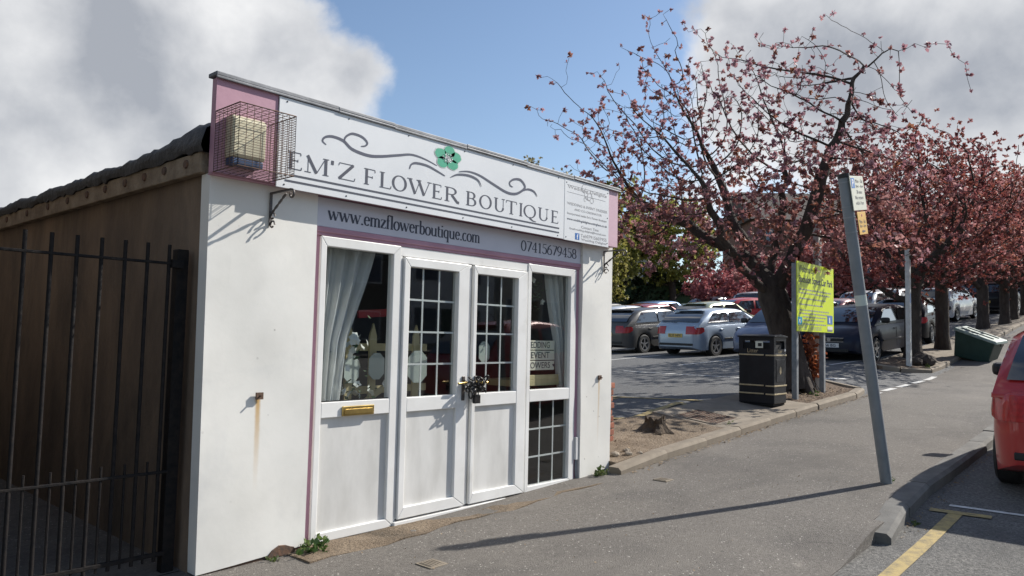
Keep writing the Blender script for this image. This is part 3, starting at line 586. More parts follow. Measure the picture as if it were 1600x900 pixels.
# lintel, trims, sill
sp(MB().box(2.887, 6.03, 4.452, 4.52, 2.182, 2.243).box(2.887, 6.03, 4.44, 4.475, 2.205, 2.243), 'lintel', 'pink_paint', bevel=.004)
sp(MB().box(2.887, 6.0, 4.455, 4.60, 2.243, 2.465), 'lintel_board', 'pink_paint')
sp(MB().box(2.887, 2.945, 4.47, 4.56, .02, 2.182), 'door_trim', 'pink_paint'); sp(MB().box(5.925, 5.984, 4.462, 4.56, .1, 2.182), 'door_trim', 'pink_paint', bevel=.004)
sheet('doorstep', frange(2.75, 5.98, .19), lambda x: 4.14+.03*math.sin(x*5)+.02*math.sin(x*13), 4.50, 6, lambda x, y: P(x)*(1-min(1, max(0, (y-4.14)/.28)))+(.035+.012*(x-2.9))*min(1, max(0, (y-4.14)/.28))+.006+.006*math.sin(x*9+y*14), 'soil', .1)
sp(MB().box(3.66, 5.18, 4.425, 4.50, .05, .078), 'threshold', 'upvc', bevel=.004)
# waste pipe by the right pier
sp(MB().box(5.935, 5.975, 4.43, 4.462, .30, .52), 'junction_cover', 'upvc', bevel=.004); sp(MB().tube([(5.955, 4.447, .3), (5.95, 4.445, .2), (5.965, 4.44, .08)], .011, 8), 'waste_pipe', 'pole_grey')

YD = 4.48
def frame_mesh(x0, x1, z0, z1, bars, y0=YD-.03, y1=YD+.04):
    """rectangular frame of four mitred members plus rails at (za, zb)"""
    b = MB(); l, r, bo, t = bars['l'], bars['r'], bars['b'], bars['t']
    def memb(a, c, d, e):  # quad in x,z extruded with a chamfered face
        b.prism([a, c, d, e], y0, y1, 'Y')
    g = .0008
    memb((x0, z0), (x1, z0), (x1-r, z0+bo), (x0+l, z0+bo)); memb((x0, z1), (x0+l, z1-t), (x1-r, z1-t), (x1, z1))
    memb((x0, z0+g), (x0+l-g, z0+bo), (x0+l-g, z1-t), (x0, z1-g)); memb((x1, z0+g), (x1, z1-g), (x1-r+g, z1-t), (x1-r+g, z0+bo))
    for za, zb in bars.get('rails', []): b.box(x0+l-.001, x1-r+.001, y0+.001, y1-.001, za, zb)
    return b
def panes(parent, x0, x1, z0, z1, nx, nz, y=YD+.005):
    me = None; w, h = (x1-x0)/nx, (z1-z0)/nz
    for i in range(nx):
        for k in range(nz):
            if me is None: me = MB().add([(0, 0, 0), (w, 0, 0), (w, 0, h), (0, 0, h)], [(0, 1, 2, 3)]).mesh('pane', 'shop_glass', recalc=False)
            put('pane', me, parent, loc=(x0+i*w, y, z0+k*h))
    if nx*nz > 1:
        t = .0075
        for i in range(1, nx): sp(MB().box(x0+i*w-t, x0+i*w+t, y+.004, y+.010, z0, z1), 'glazing_bar', 'upvc', parent)
        for k in range(1, nz): sp(MB().box(x0, x1, y+.003, y+.0085, z0+k*h-t, z0+k*h+t), 'glazing_bar', 'upvc', parent)
def sub(b, name, mat, parent, **k):
    return b.build(name, mat, parent, **k)
sp_ = sp
def sp(b, name, mat, parent=None, **k):
    return sub(b, name, mat, parent, **k) if parent else sp_(b, name, mat, None, **k)
BV = .005
# left window with solid panel below
w1 = sp(frame_mesh(2.945, 3.67, .045, 2.18, dict(l=.05, r=.075, b=.065, t=.07, rails=[(.90, 1.01)])), 'shop_window', 'upvc', bevel=BV); panes(w1, 2.99, 3.60, 1.01, 2.115, 1, 1)
sp(MB().box(2.99, 3.60, YD-.004, YD+.01, .105, .905), 'window_panel', 'upvc_panel', w1)
sp(MB().box(3.0, 3.60, YD-.012, YD-.0045, 1.005, 1.018), 'gasket', 'car_black_trim', w1)
# transom head over the doors
sp(MB().box(3.671, 5.185, YD-.022, YD+.04, 2.105, 2.18), 'door_head', 'upvc', bevel=BV)
sp(MB().box(4.418, 4.452, YD-.02, YD+.02, .09, 2.10), 'door_jamb', 'upvc', bevel=BV)
sp(MB().box(3.671, 3.69, YD-.02, YD+.04, .08, 2.105), 'door_jamb', 'upvc'); sp(MB().box(5.165, 5.184, YD-.02, YD+.04, .08, 2.105), 'door_jamb', 'upvc')
for k, (xa, xb, ga, gb) in enumerate([(3.695, 4.405, 3.755, 4.28), (4.462, 5.16, 4.505, 5.032)]):
    d = sp(frame_mesh(xa, xb, .092, 2.098, dict(l=ga-xa, r=xb-gb, b=.085, t=.07, rails=[(.90, 1.01)]), YD-.045, YD+.03), 'door', 'upvc', bevel=BV)
    panes(d, ga, gb, 1.01, 2.028, 3, 4, YD)
    sp(MB().box(ga-.002, gb+.002, YD-.018, YD+.01, .177, .902), 'door_panel', 'upvc_panel', d)
    hx = 4.355 if k == 0 else 4.50
    sp(MB().box(hx-.016, hx+.016, YD-.056, YD-.045, .96, 1.16), 'handle_plate', 'bracket_iron', d, bevel=.004)
    sp(MB().tube([(hx, YD-.05, 1.11), (hx, YD-.09, 1.11), (hx+(-.01 if k == 0 else .01), YD-.098, 1.108), (hx+(.10 if k else -.10), YD-.095, 1.105)], .010, 8), 'door_handle', 'brass', d, smooth=50)
# right window, leaded light below
w2 = sp(frame_mesh(5.186, 5.925, .075, 2.18, dict(l=.05, r=.09, b=.055, t=.075, rails=[(.90, 1.01)])), 'shop_window', 'upvc', bevel=BV); panes(w2, 5.236, 5.835, 1.01, 2.105, 1, 1); panes(w2, 5.236, 5.835, .13, .90, 3, 3)
# letter plate
lp = sp(MB().box(3.165, 3.445, YD-.045, YD-.031, .905, .975), 'letter_plate', 'brass', bevel=.004); sp(MB().box(3.185, 3.425, YD-.052, YD-.0455, .918, .955), 'flap', 'brass', lp, bevel=.003)

# iron plates on the piers
for x, z in ((2.498, 1.082), (6.29, 1.10)):
    t = tag(MB().box(x-.024, x+.024, 4.40, 4.414, z-.022, z+.022).tube([(x, 4.40, z), (x, 4.375, z-.002)], .006, 6).build('wall_plate', 'rust'), 'small rusty iron wall plate on the %s pier' % ('wide left hand' if x < 4 else 'narrow right hand'), 'wall plate')

# hanging basket brackets
def bracket(x, label):
    t = thing('basket_bracket', label, 'bracket', (x, 4.414, 2.40), group='scrolled hanging basket brackets')
    b = MB(); b.box(-.009, .009, -.006, .0, -.21, .01); b.build('back_bar', 'bracket_iron', t)
    MB().box(-.008, .008, -.25, -.003, -.0, .012).build('arm', 'bracket_iron', t)
    def curl(c, r, a0, a1, k): return [(0, c[0]+r*(1-.55*i/14)*math.cos(R_(a0+(a1-a0)*i/14)), c[1]+r*(1-.55*i/14)*math.sin(R_(a0+(a1-a0)*i/14))) for i in range(15)]
    MB().tube(curl((-.25, -.026), .032, 90, 400, 0), .007, 6).build('scroll', 'bracket_iron', t, smooth=60)
    pts = [(0, -.006-.18*i/12, -.135+.12*i/12+.0) for i in range(13)]
    MB().tube(pts, [.006+.004*abs(math.sin(i*1.05)) for i in range(13)], 6).build('brace', 'bracket_iron', t, smooth=60)
    for zc, rr in ((-.15, .028), (-.205, .03)): MB().tube(curl((-.03, zc), rr, 180, -140, 0), .006, 6).build('scroll', 'bracket_iron', t, smooth=60)
bracket(2.522, 'black scrolled iron basket bracket on the wide pier below the wire cage'); bracket(6.345, 'black scrolled iron basket bracket on the narrow pier by the car park')

# alarm box in its wire cage
t = thing('alarm_box', 'cream intruder alarm box mounted on the pink fascia panel', 'alarm box', (2.26, 4.335, 2.53))
MB().prism([(0, .03), (0, .29), (-.075, .29), (-.10, .27), (-.10, .05), (-.09, .03)], -.112, .112, 'X').build('housing', 'alarm_cream', t, bevel=.01)
MB().box(-.105, .105, -.088, 0, -.015, .0295).build('base', 'alarm_blue', t, bevel=.008)
t = thing('wire_cage', 'rusty wire mesh cage guarding the alarm box', 'cage', (2.085, 4.335, 2.462))
W, Dp, Hh = .372, .295, .375; r = .0016
for nm, k in (('front_mesh', 0), ('side_mesh', 1), ('side_mesh', 2), ('top_mesh', 3), ('bottom_mesh', 4)):
    b = MB(); Q = lambda a, c: {0: (a*W, -Dp, c*Hh), 1: (0, -a*Dp, c*Hh), 2: (W, -a*Dp, c*Hh), 3: (a*W, -c*Dp, Hh), 4: (a*W, -c*Dp, 0)}[k]
    na, nc = (8 if k in (0, 3, 4) else 6), (24 if k < 3 else 6)
    for i in range(na+1): b.tube([Q(i/na, 0), Q(i/na, 1)], r*1.15, 4)
    for i in range(nc+1): b.tube([Q(0, i/nc), Q(1, i/nc)], r, 4)
    b.build(nm, 'wire', t)
b = MB()
for q in ((0, 0), (W, 0), (0, Hh), (W, Hh)): b.tube([(q[0], 0, q[1]), (q[0], -Dp, q[1])], .004, 5)
for z in (0, Hh): b.tube([(0, 0, z), (0, -Dp, z), (W, -Dp, z), (W, 0, z)], .004, 5)
b.build('cage_frame', 'wire', t)

# main sign
t = thing('shop_sign', 'white fascia signboard lettered EM\'Z FLOWER BOUTIQUE with green flower', 'sign', (2.503, 4.3345, 2.44))
SL = lambda b, n, m: b.build(n, m, t)
SO = lambda x, z, y=-.0115: STREET(x-2.503, y, z-2.44)
MB().box(0, 3.04, -.010, 0, 0, .60).build('board', 'sign_white', t, bevel=.002)
serif("EM'ZFLOWERBOUTIQUE", SO(0, 2.575), .115, 'letter_ink', t, xs=[2.575, 2.702, 2.912, 2.965, 3.19, 3.33, 3.452, 3.602, 3.85, 3.98, 4.222, 4.383, 4.559, 4.714, 4.889, 4.949, 5.149, 5.342], ws=[.115, .20, .03, .16, .11, .115, .145, .245, .11, .165, .135, .155, .15, .15, .055, .18, .165, .115], tk=.19, tn=.05)
for z, xa in ((2.533, 2.61), (2.492, 2.565)): SL(MB().box(xa-2.503, 5.47-2.503, -.0122, -.0102, z-2.44-.006, z-2.44+.006), 'rule', 'letter_ink')
def smooth(pts, n=8):
    out = []
    for i in range(len(pts)-1):
        p0, p1, p2, p3 = pts[max(i-1, 0)], pts[i], pts[i+1], pts[min(i+2, len(pts)-1)]
        for j in range(n):
            u = j/n; out.append(tuple(.5*((2*p1[k])+(-p0[k]+p2[k])*u+(2*p0[k]-5*p1[k]+4*p2[k]-p3[k])*u*u+(-p0[k]+3*p1[k]-3*p2[k]+p3[k])*u**3) for k in range(2)))
    return out+[pts[-1]]
FL = [[(2.87, 2.791), (2.839, 2.812), (2.861, 2.843), (2.921, 2.859), (3.009, 2.848), (3.086, 2.804), (3.222, 2.787), (3.341, 2.803), (3.505, 2.844), (3.634, 2.874), (3.768, 2.866), (3.897, 2.838)],
      [(3.035, 2.825), (3.018, 2.861), (3.044, 2.896), (3.091, 2.917), (3.168, 2.91), (3.214, 2.879), (3.199, 2.852), (3.161, 2.841)],
      [(3.617, 2.76), (3.633, 2.797), (3.68, 2.818), (3.793, 2.819), (3.91, 2.793), (3.987, 2.771)],
      [(4.139, 2.835), (4.253, 2.856), (4.383, 2.846), (4.547, 2.802), (4.717, 2.759), (4.833, 2.762), (4.921, 2.802), (4.964, 2.849), (4.903, 2.898), (4.814, 2.889), (4.76, 2.854), (4.767, 2.826), (4.802, 2.818)],
      [(4.9, 2.788), (4.996, 2.83), (5.088, 2.825), (5.136, 2.786)], [(4.048, 2.773), (4.128, 2.809), (4.254, 2.823), (4.359, 2.804), (4.403, 2.755)]]
for k, f in enumerate(FL):
    b = MB(); pen(b, smooth(f), 'taper', .022 if k in (0, 3) else .017, .005, SO(0, 0, -.0115-.0004*k), 1, 1, 0); b.build('flourish', 'flourish', t, recalc=False)
fc = (4.008, 2.922)
for i, (x, z) in enumerate([(3.916, 2.949), (4.035, 2.991), (4.118, 2.944), (4.076, 2.867), (3.943, 2.87)]):
    ux, uz = (x-fc[0])/1.4, z-fc[1]; a = math.atan2(uz, ux); dist = math.hypot(ux, uz)*.82
    for nm, sc, mt, yy in (('petal_edge', 1.13, 'petal_edge', -.0118), ('petal', 1., 'petal_green', -.0126)):
        P2 = []
        for j in range(24):
            q = 2*math.pi*j/24; rx = .044*sc*(1+.10*math.cos(3*q)); rz = .042*sc*(1+.08*math.sin(2*q)); notch = 1-.16*math.exp(-(q/.3)**2)-.16*math.exp(-((q-2*math.pi)/.3)**2)
            lx, lz = dist*1.0+rx*math.cos(q)*notch, rz*math.sin(q); P2.append((fc[0]+1.4*(lx*math.cos(a)-lz*math.sin(a))-2.503, yy, fc[1]+lx*math.sin(a)+lz*math.cos(a)-2.44))
        MB().add(P2, [tuple(range(24))]).build(nm, mt, t, recalc=False)
b = MB(); b2 = MB()
for i in range(110):
    a, q = rnd.uniform(0, 6.28), .040*math.sqrt(rnd.random()); x, z = fc[0]+1.35*q*math.cos(a)-2.503, fc[1]+q*math.sin(a)-2.44; s_ = rnd.uniform(.003, .006); m = b if i % 2 else b2; yy = -.0136-.00004*i
    m.add([(x-s_, yy, z), (x, yy, z-s_), (x+s_, yy, z), (x, yy, z+s_)], [(0, 1, 2, 3)])
b.build('stamens', 'letter_ink', t, recalc=False); b2.build('stamens', 'print_white', t, recalc=False)
for x in (2.56, 3.05, 3.6, 4.2, 4.8, 5.45):
    for z in (2.462, 3.015): MB().lathe([(0, -.003), (.005, -.003), (.006, 0)], (x-2.503, -.010, z-2.44), 'Y', 8).build('screw', 'chain_black', t)
# partner sign
t = thing('partner_sign', 'square white sign lettered Wedding Delights beside the main board', 'sign', (5.5445, 4.3345, 2.435))
MB().box(0, .745, -.012, 0, 0, .60).build('board', 'sign_white', t, bevel=.002)
PO = lambda x, z, k=0: STREET(x-5.5445, -.0128-.0003*k, z-2.435)
for s_, x, z, w, h, m in [('Wedding Delights', 5.592, 2.932, .655, .042, 'letter_grey'), ('WEDDING & EVENT DRESSER', 5.585, 2.782, .675, .026, 'letter_grey'), ('AND CO-ORDINATOR', 5.70, 2.737, .465, .022, 'letter_grey'), ("Incorporated inside Em'z Flower Boutique", 5.59, 2.682, .66, .03, 'letter_grey'),
                          ('www.weddingdelightsnottingham.co.uk', 5.585, 2.627, .675, .03, 'letter_ink'), ('Contact Tina:', 5.816, 2.577, .30, .026, 'letter_grey'), ('Email:wedding.delights@hotmail.com', 5.63, 2.54, .61, .026, 'letter_grey'),
                          ('Tel:07915607955', 5.81, 2.488, .445, .034, 'letter_grey'), ('Wedding Delights', 5.82, 2.449, .43, .03, 'letter_grey')]: text(s_, w, h, PO(x, z), m, t, bold=.015)
sw = MB()
for k, (cx, cz, rr, a0, a1) in enumerate([(5.93, 2.93, .075, 120, 420), (5.95, 2.90, .05, 0, 300), (5.86, 2.97, .05, 60, 330), (5.99, 2.88, .035, 180, 480), (5.88, 2.87, .03, 0, 280)]):
    pen(sw, [(cx+rr*(1-.4*i/20)*math.cos(R_(a0+(a1-a0)*i/20)), cz+rr*(1-.4*i/20)*math.sin(R_(a0+(a1-a0)*i/20))) for i in range(21)], 'taper', .006, .002, PO(0, 0, k+1), 1, 1, 0)
sw.build('swirl', 'letter_grey', t, recalc=False)
for z in (2.975, 2.905): MB().box(.04, .68, -.0135, -.0121, z-2.435-.0012, z-2.435+.0012).build('rule', 'letter_grey', t)
MB().box(.176, .244, -.0135, -.0121, .022, .085).build('social_badge', 'fb_blue', t); text('f', None, .05, PO(5.745, 2.46, 5), 'print_white', t, bold=.03)
for x, z in ((.03, .56), (.03, .03), (.72, .56), (.72, .04), (.72, .3)): MB().lathe([(0, -.003), (.005, -.003), (.006, 0)], (x, -.012, z), 'Y', 8).build('screw', 'chain_black', t)
# address board below
t = thing('address_board', 'long lilac white board with web address and phone number above doors', 'sign', (2.89, 4.4548, 2.244))
MB().box(0, 3.09, -.010, 0, 0, .205).build('board', 'url_board', t, bevel=.002)
serif('www.emzflowerboutique.com', STREET(2.985-2.89, -.0115, 2.296-2.244), .105, 'letter_ink', t, width=1.54, tk=.17, tn=.06); serif('07415679458', STREET(5.06-2.89, -.0115, 2.29-2.244), .092, 'letter_ink', t, width=.85, tk=.19, tn=.07)

# chain and padlock on the doors
t = thing('door_chain', 'black chain and padlock wrapped round the door handles', 'chain', (4.455, YD-.10, 1.075))
t.scale = (1.4, 1.2, 1.4); rr = random.Random(3)
for i in range(22):
    a = i*.62; c = Vector((.055*math.cos(a)+rr.uniform(-.02, .02), -.01+.03*math.sin(a), .035*math.sin(a*1.7)+rr.uniform(-.02, .02))); e_ = Euler((rr.uniform(0, 6), rr.uniform(0, 6), rr.uniform(0, 6)))
    MB().tube([c+e_.to_matrix() @ Vector((.014*math.cos(k*.785), .024*math.sin(k*.785), 0)) for k in range(9)], .0052, 6).build('chain_link', 'chain_black', t, smooth=60)
MB().box(-.02, .025, -.02, .008, -.10, -.05).tube([(-.012, -.006, -.05), (-.012, -.006, -.025), (.002, -.006, -.012), (.016, -.006, -.025), (.016, -.006, -.05)], .005, 6).build('padlock', 'chain_black', t, bevel=.004)

# ------------------------------------------------------------------ window dressing
def curtain(x0, xt, xm, xb, zt, zb, name, label):
    b = MB(); vs = []; nu, nv = 46, 22
    for j in range(nv+1):
        v = j/nv; z = zt+(zb-zt)*v; xr = xt+(xm-xt)*min(1, v/.62)**1.3 if v < .62 else xm+(xb-xm)*(v-.62)/.38
        for i in range(nu+1):
            u = i/nu; vs.append((x0+(xr-x0)*u, 4.60+.03*math.sin(u*26+math.sin(v*3)*.7)*(.4+.6*u if x0 < xr else .8)+.012*math.sin(u*57+v*2), z))
    b.add(vs, [(j*(nu+1)+i, j*(nu+1)+i+1, (j+1)*(nu+1)+i+1, (j+1)*(nu+1)+i) for j in range(nv) for i in range(nu)])
    return tag(b.build(name, 'net', smooth=80, recalc=False), label, 'curtain', 'net curtains in the shop windows')
curtain(3.02, 3.56, 3.30, 3.24, 2.2, .98, 'net_curtain', 'white net curtain swept left behind the pane over the letter plate'); curtain(6.0, 5.62, 5.80, 5.86, 2.2, 1.0, 'net_curtain', 'white net curtain behind the narrow pane above the lightbox sign')
def picket(loc, rz, n, label, tags):
    t = thing('picket_fence', label, 'fence', loc, (0, 0, rz), group='pale wooden picket panels in the shop')
    for i in range(n):
        x = i*.24; MB().prism([(x, 0), (x+.07, 0), (x+.07, .62), (x+.035, .72), (x, .62)], 0, .018, 'Y').build('picket', 'pale_wood', t)
    for z in (.5, .16): MB().box(-.08, n*.24-.06, .0185, .035, z, z+.06).build('rail', 'pale_wood', t)
    MB().prism([(-.05, .0), (.03, .0), (n*.24-.1, .40), (n*.24-.1, .47)], -.016, -.001, 'Y').build('brace', 'pale_wood', t)
    return t
picket((3.42, 4.78, .86), .06, 4, 'pale wooden picket fence panel standing in the shop window', 0)
tag(MB().box(2.8, 4.9, 4.62, 5.6, .05, .86).build('display_bench', 'wood_brown'), 'low dark display bench inside the shop window', 'bench')
def oct_tag(x, y, z, s, rz, label):
    c = .3; p = [(-.5+c, -.7), (.5-c, -.7), (.5, -.7+c), (.5, .7-c), (.5-c, .7), (-.5+c, .7), (-.5, .7-c), (-.5, -.7+c)]
    o = MB().prism([(a*s, d*s) for a, d in p], -.004, .004, 'Y').build('price_tag', 'tag_card'); o.location = (x, y, z); o.rotation_euler = (0, 0, rz); tag(o, label, 'tag')
oct_tag(3.46, 4.755, 1.22, .15, .1, 'pale octagonal tag hung on the picket fence beside the flowers'); oct_tag(3.70, 4.755, 1.24, .15, 0, 'pale octagonal tag on the picket fence behind the door frame'); oct_tag(4.12, 4.745, 1.23, .19, -.1, 'large pale green octagonal tag behind the left door panes')
oct_tag(4.98, 4.8, 1.35, .14, 0, 'small pale card behind the right hand door panes')
def posy(name, label, centre, spread, n, seed, cat='flowers', nl=40):
    r = random.Random(seed); t = thing(name, label, cat, centre); b = MB(); l = MB()
    for i in range(n):
        c = Vector([r.gauss(0, s) for s in spread]); e_ = Euler((r.uniform(-.6, .6)+1.4, r.uniform(-.6, .6), r.uniform(0, 6))).to_matrix()
        for k in range(5):
            a = k*1.2566; d = Vector((math.cos(a), math.sin(a), .25)); s_ = Vector((-math.sin(a), math.cos(a), 0)); q = r.uniform(.026, .034)
            b.add([c, c+e_ @ (d*q*.6+s_*q*.45), c+e_ @ (d*q*1.1), c+e_ @ (d*q*.6-s_*q*.45)], [(0, 1, 2, 3)])
    for i in range(nl):
        c = Vector([r.gauss(0, s*1.1) for s in spread]); d = Vector((r.gauss(0, 1), r.gauss(0, 1), r.gauss(0, 1))).normalized(); s_ = d.orthogonal().normalized(); q = r.uniform(.03, .05)
        l.add([c, c+d*q*.5+s_*q*.3, c+d*q, c+d*q*.5-s_*q*.3], [(0, 1, 2, 3)])
    b.build('blossom', 'flower_white', t, recalc=False); l.build('leaves', 'leaf_dark', t, recalc=False)
posy('silk_blossom', 'trailing white blossom garland in the window beside the net curtain', (3.36, 4.66, 1.36), (.07, .03, .17), 22, 2); posy('silk_blossom', 'white blossom spray lying low at the foot of the picket fence', (3.40, 4.66, 1.06), (.15, .03, .05), 11, 5)
posy('silk_blossom', 'cream roses and leaves hanging behind the narrow right hand pane', (5.45, 4.64, 1.92), (.10, .03, .07), 7, 9, nl=110)
o = MB().obox((3.66, 4.75, 1.66), (.32, .02, .06), (0, -.08, 0)).build('red_ribbon', 'red_cloth'); tag(o, 'dark red ribbon strip hanging inside the left hand window', 'ribbon')
t = thing('lightbox', 'lightbox reading WEDDING and EVENT FLOWERS behind the narrow pane', 'lightbox', (5.30, 4.60, 1.16))
for k, s_ in enumerate(('FLOWERS', '& EVENT', 'WEDDING')):
    MB().box(0, .48, 0, .03, .02+k*.098, .11+k*.098).build('letter_row', 'lightbox_strip', t, bevel=.003); text(s_, .37 if k else .38, .06, STREET(.03, -.002, .038+k*.098), 'letter_ink', t)
h = [(16*math.sin(q)**3, 13*math.cos(q)-5*math.cos(2*q)-2*math.cos(3*q)-math.cos(4*q)) for q in [i*2*math.pi/20 for i in range(20)]]
MB().add([(.465+a*.0011, -.002, .066+c*.0011) for a, c in h], [tuple(range(20))]).build('heart', 'letter_ink', t, recalc=False)
tag(MB().box(5.2, 6.1, 4.60, 5.0, 1.03, 1.09).box(5.2, 6.1, 4.60, 4.62, 1.09, 1.135).build('wooden_shelf', 'pale_wood', bevel=.004), 'pale wooden window shelf under the lightbox', 'shelf')

# ------------------------------------------------------------------ gate and passage
t = thing('iron_gate', 'tall black iron bar gate closing the passage beside the shop', 'gate', (2.0, 4.62, 0), group=None)
m1 = MB().tube([(0, 0, .10), (0, 0, 2.02)], .0115, 8).mesh('bar', 'iron_black', 50); m2 = MB().tube([(0, 0, .10), (0, 0, .70)], .007, 6).mesh('bar', 'iron_black', 50)
for i in range(9): put('bar', m1, t, loc=(-.03-.129*i, 0, 0))
for i in range(8): put('dog_bar', m2, t, loc=(-.095-.129*i, 0, 0))
for z, h in ((1.905, .008), (.63, .008), (.14, .012)): MB().box(-1.10, .03, -.012, .012, z-h, z+h).build('rail', 'iron_black', t, bevel=.003)
MB().box(-1.14, -1.10, -.02, .02, .06, 1.95).build('hinge_stile', 'iron_black', t)
MB().box(-.02, .05, -.03, .03, 1.88, 1.93).build('latch', 'iron_black', t)
o = tag(MB().box(-.032, .04, -.036, .036, -.1, 2.0).build('gate_post', 'iron_black', bevel=.004), 'square black iron gate post against the white pier', 'post'); o.location = (2.055, 4.66, 0)
o = tag(MB().box(-.05, .05, -.05, .05, -.1, 2.0).build('gate_post', 'iron_black', bevel=.004), 'square black gate post at the hinged end of gate', 'post'); o.location = (.80, 4.62, 0)
# unseen building, added to keep sky light off the passage wall
t = thing('shading_building', 'unseen plain brick building added to shade the passage', 'building', (-3, 8, 0))
MB().box(-4, 3.76, -3.25, 6, -.3, 4.3).build('wall', 'unseen_brick', t); MB().prism([(-4.2, 4.3), (3.86, 4.3), (-.2, 6.4)], -3.3, 6.2, 'Y').build('roof', 'slate', t)
t = thing('back_shed', 'dark felt roofed shed at the end of the passage', 'shed', (1.55, 11.2, 0))
MB().box(-.75, .57, -.6, 1.2, -.2, 2.75).build('wall', 'render_brown', t); MB().prism([(-1.4, 3.05), (.75, 2.93), (.75, 3.02), (-1.4, 3.14)], -.9, 1.5, 'Y').build('roof', 'felt', t)
tag(MB().obox((1.35, 9.9, 3.12), (1.1, .05, .09), (0, .09, 0)).tube([(1.95, 9.88, 3.03), (1.9, 9.88, 3.22)], .02, 6).build('broken_gutter', 'felt'), 'broken dark gutter sticking up beyond the shop roof', 'gutter')

# ------------------------------------------------------------------ vegetation helpers
def leafcluster(b, c, r, n, size, up=.3):
    """tuft of leaves round one shared centre point, so that a tuft is one colour"""
    vs = [c]; fs = []; k = r.uniform(.65, 1.35)
    for i in range(n):
        d = Vector((r.gauss(0, 1), r.gauss(0, 1), r.gauss(up, 1))).normalized(); s = d.cross(Vector((r.gauss(0, 1), r.gauss(0, 1), r.gauss(0, 1)))).normalized(); q = size*k*r.uniform(.7, 1.3); s *= q*.40
        m = len(vs); vs += [c+d*q*.6+s, c+d*q*1.15, c+d*q*.55-s]; fs.append((0, m, m+1, m+2))
    b.add(vs, fs)
def colonize(base_pts, att, step, infl, kill, maxn=7000, seed=1, extra=()):
    """space colonisation: returns nodes, parents"""
    nodes = [np.array(base_pts[0])]; par = [-1]
    for p in base_pts[1:]: nodes.append(np.array(p)); par.append(len(nodes)-2)
    for p0, chain in extra:
        k = p0
        for p in chain: nodes.append(np.array(p)); par.append(k); k = len(nodes)-1
    A = np.array(att); rs = np.random.RandomState(seed); near = np.full(len(A), 1e9); idx = np.zeros(len(A), int)
    def upd(k0):
        nonlocal near, idx
        for k in range(k0, len(nodes)):
            d = np.linalg.norm(A-nodes[k], axis=1); m = d < near; near[m] = d[m]; idx[m] = k
    upd(0)
    for it in range(220):
        act = near < infl
        if not act.any(): 
            if len(A) == 0 or len(extra): break
            act = near <= near.min()+.3
        k0 = len(nodes); dirs = {}
        for a, k in zip(A[act], idx[act]): v = a-nodes[k]; dirs.setdefault(int(k), []).append(v/(np.linalg.norm(v)+1e-9))
        for k, vs in dirs.items():
            v = np.sum(vs, axis=0)+rs.normal(0, .18, 3); n = np.linalg.norm(v)
            if n < .05: v = vs[0]; n = 1
            nodes.append(nodes[k]+v/n*step); par.append(k)
        if len(nodes) > maxn: break
        upd(k0); keep = near > kill; A, near, idx = A[keep], near[keep], idx[keep]
        if len(A) == 0: break
    return nodes, par
def skeleton_mesh(nodes, par, r_tip, expo, rmax_pts=None, sides=5):
    n = len(nodes); ch = [[] for _ in range(n)]
    for i in range(1, n): ch[par[i]].append(i)
    rad = [0]*n
    for i in range(n-1, -1, -1): rad[i] = r_tip if not ch[i] else sum(rad[c]**expo for c in ch[i])**(1/expo)
    return rad, ch
def limbs(b, nodes, par, rad, ch, sides_big=8):
    # follow thickest child from every branch start
    starts = [(0, -1)]
    while starts:
        i, p = starts.pop(); chain = ([p] if p >= 0 else [])+[i]; k = i
        while ch[k]:
            c = sorted(ch[k], key=lambda q: -rad[q]); 
            for q in c[1:]: starts.append((q, k))
            k = c[0]; chain.append(k)
        if len(chain) < 2: continue
        rr = [rad[q] for q in chain]
        if p >= 0: rr[0] = min(rad[p], rad[chain[1]]*1.15)
        R0 = max(rr); b.tube([nodes[q] for q in chain], rr, sides_big if R0 > .06 else (5 if R0 > .02 else 3), cap=False)

# big cherry: its own crown, drawn in a frame set at the trunk (u right, v up, w away as seen across the car park)
TB = Vector((13.2, 5.05, bz(13.2, 5.05)-.03)); UU = Vector((.402, -.916, 0)); WW = Vector((.916, .402, 0))
def tw(u, v, w): return TB+UU*u+WW*w+Vector((0, 0, v))
def puv(px, py, w=0):
    """where a sight line meets the tree's own upright plane (offset w)"""
    d = pixdir(px, py); c0 = Vector((0, 0, 1.5)); q = c0+d*((TB+WW*w-c0).dot(WW)/d.dot(WW))-TB; return q.dot(UU), q.z
pu = lambda px: puv(px, 300)[0]
pv = lambda py: puv(1200, py)[1]
rs = np.random.RandomState(11); att = []
def ell(n, cu, cv, cw, ru, rv, rw, hollow=.0):
    k = 0
    while k < n:
        q = rs.uniform(-1, 1, 3); l = np.linalg.norm(q)
        if l < 1 and l > hollow: att.append(tw(cu+q[0]*ru, cv+q[1]*rv, cw+q[2]*rw)); k += 1
ell(900, pu(1150), pv(330), 0, 2.5, 1.25, 2.1); ell(560, pu(1300), pv(300), -.2, 1.5, 1.35, 1.7); ell(440, pu(1000), pv(295), .2, 1.45, 1.0, 1.5); ell(620, pu(1170), pv(185), 0, 2.3, 1.15, 1.8); ell(170, pu(980), pv(190), 0, 1.2, .8, 1.3); ell(60, pu(1150), pv(415), 0, 1.8, .4, 1.6); ell(200, pu(1370), pv(210), 0, .75, .7, 1.1); ell(120, pu(1390), pv(330), .0, 1.1, 1.1, 1.3)
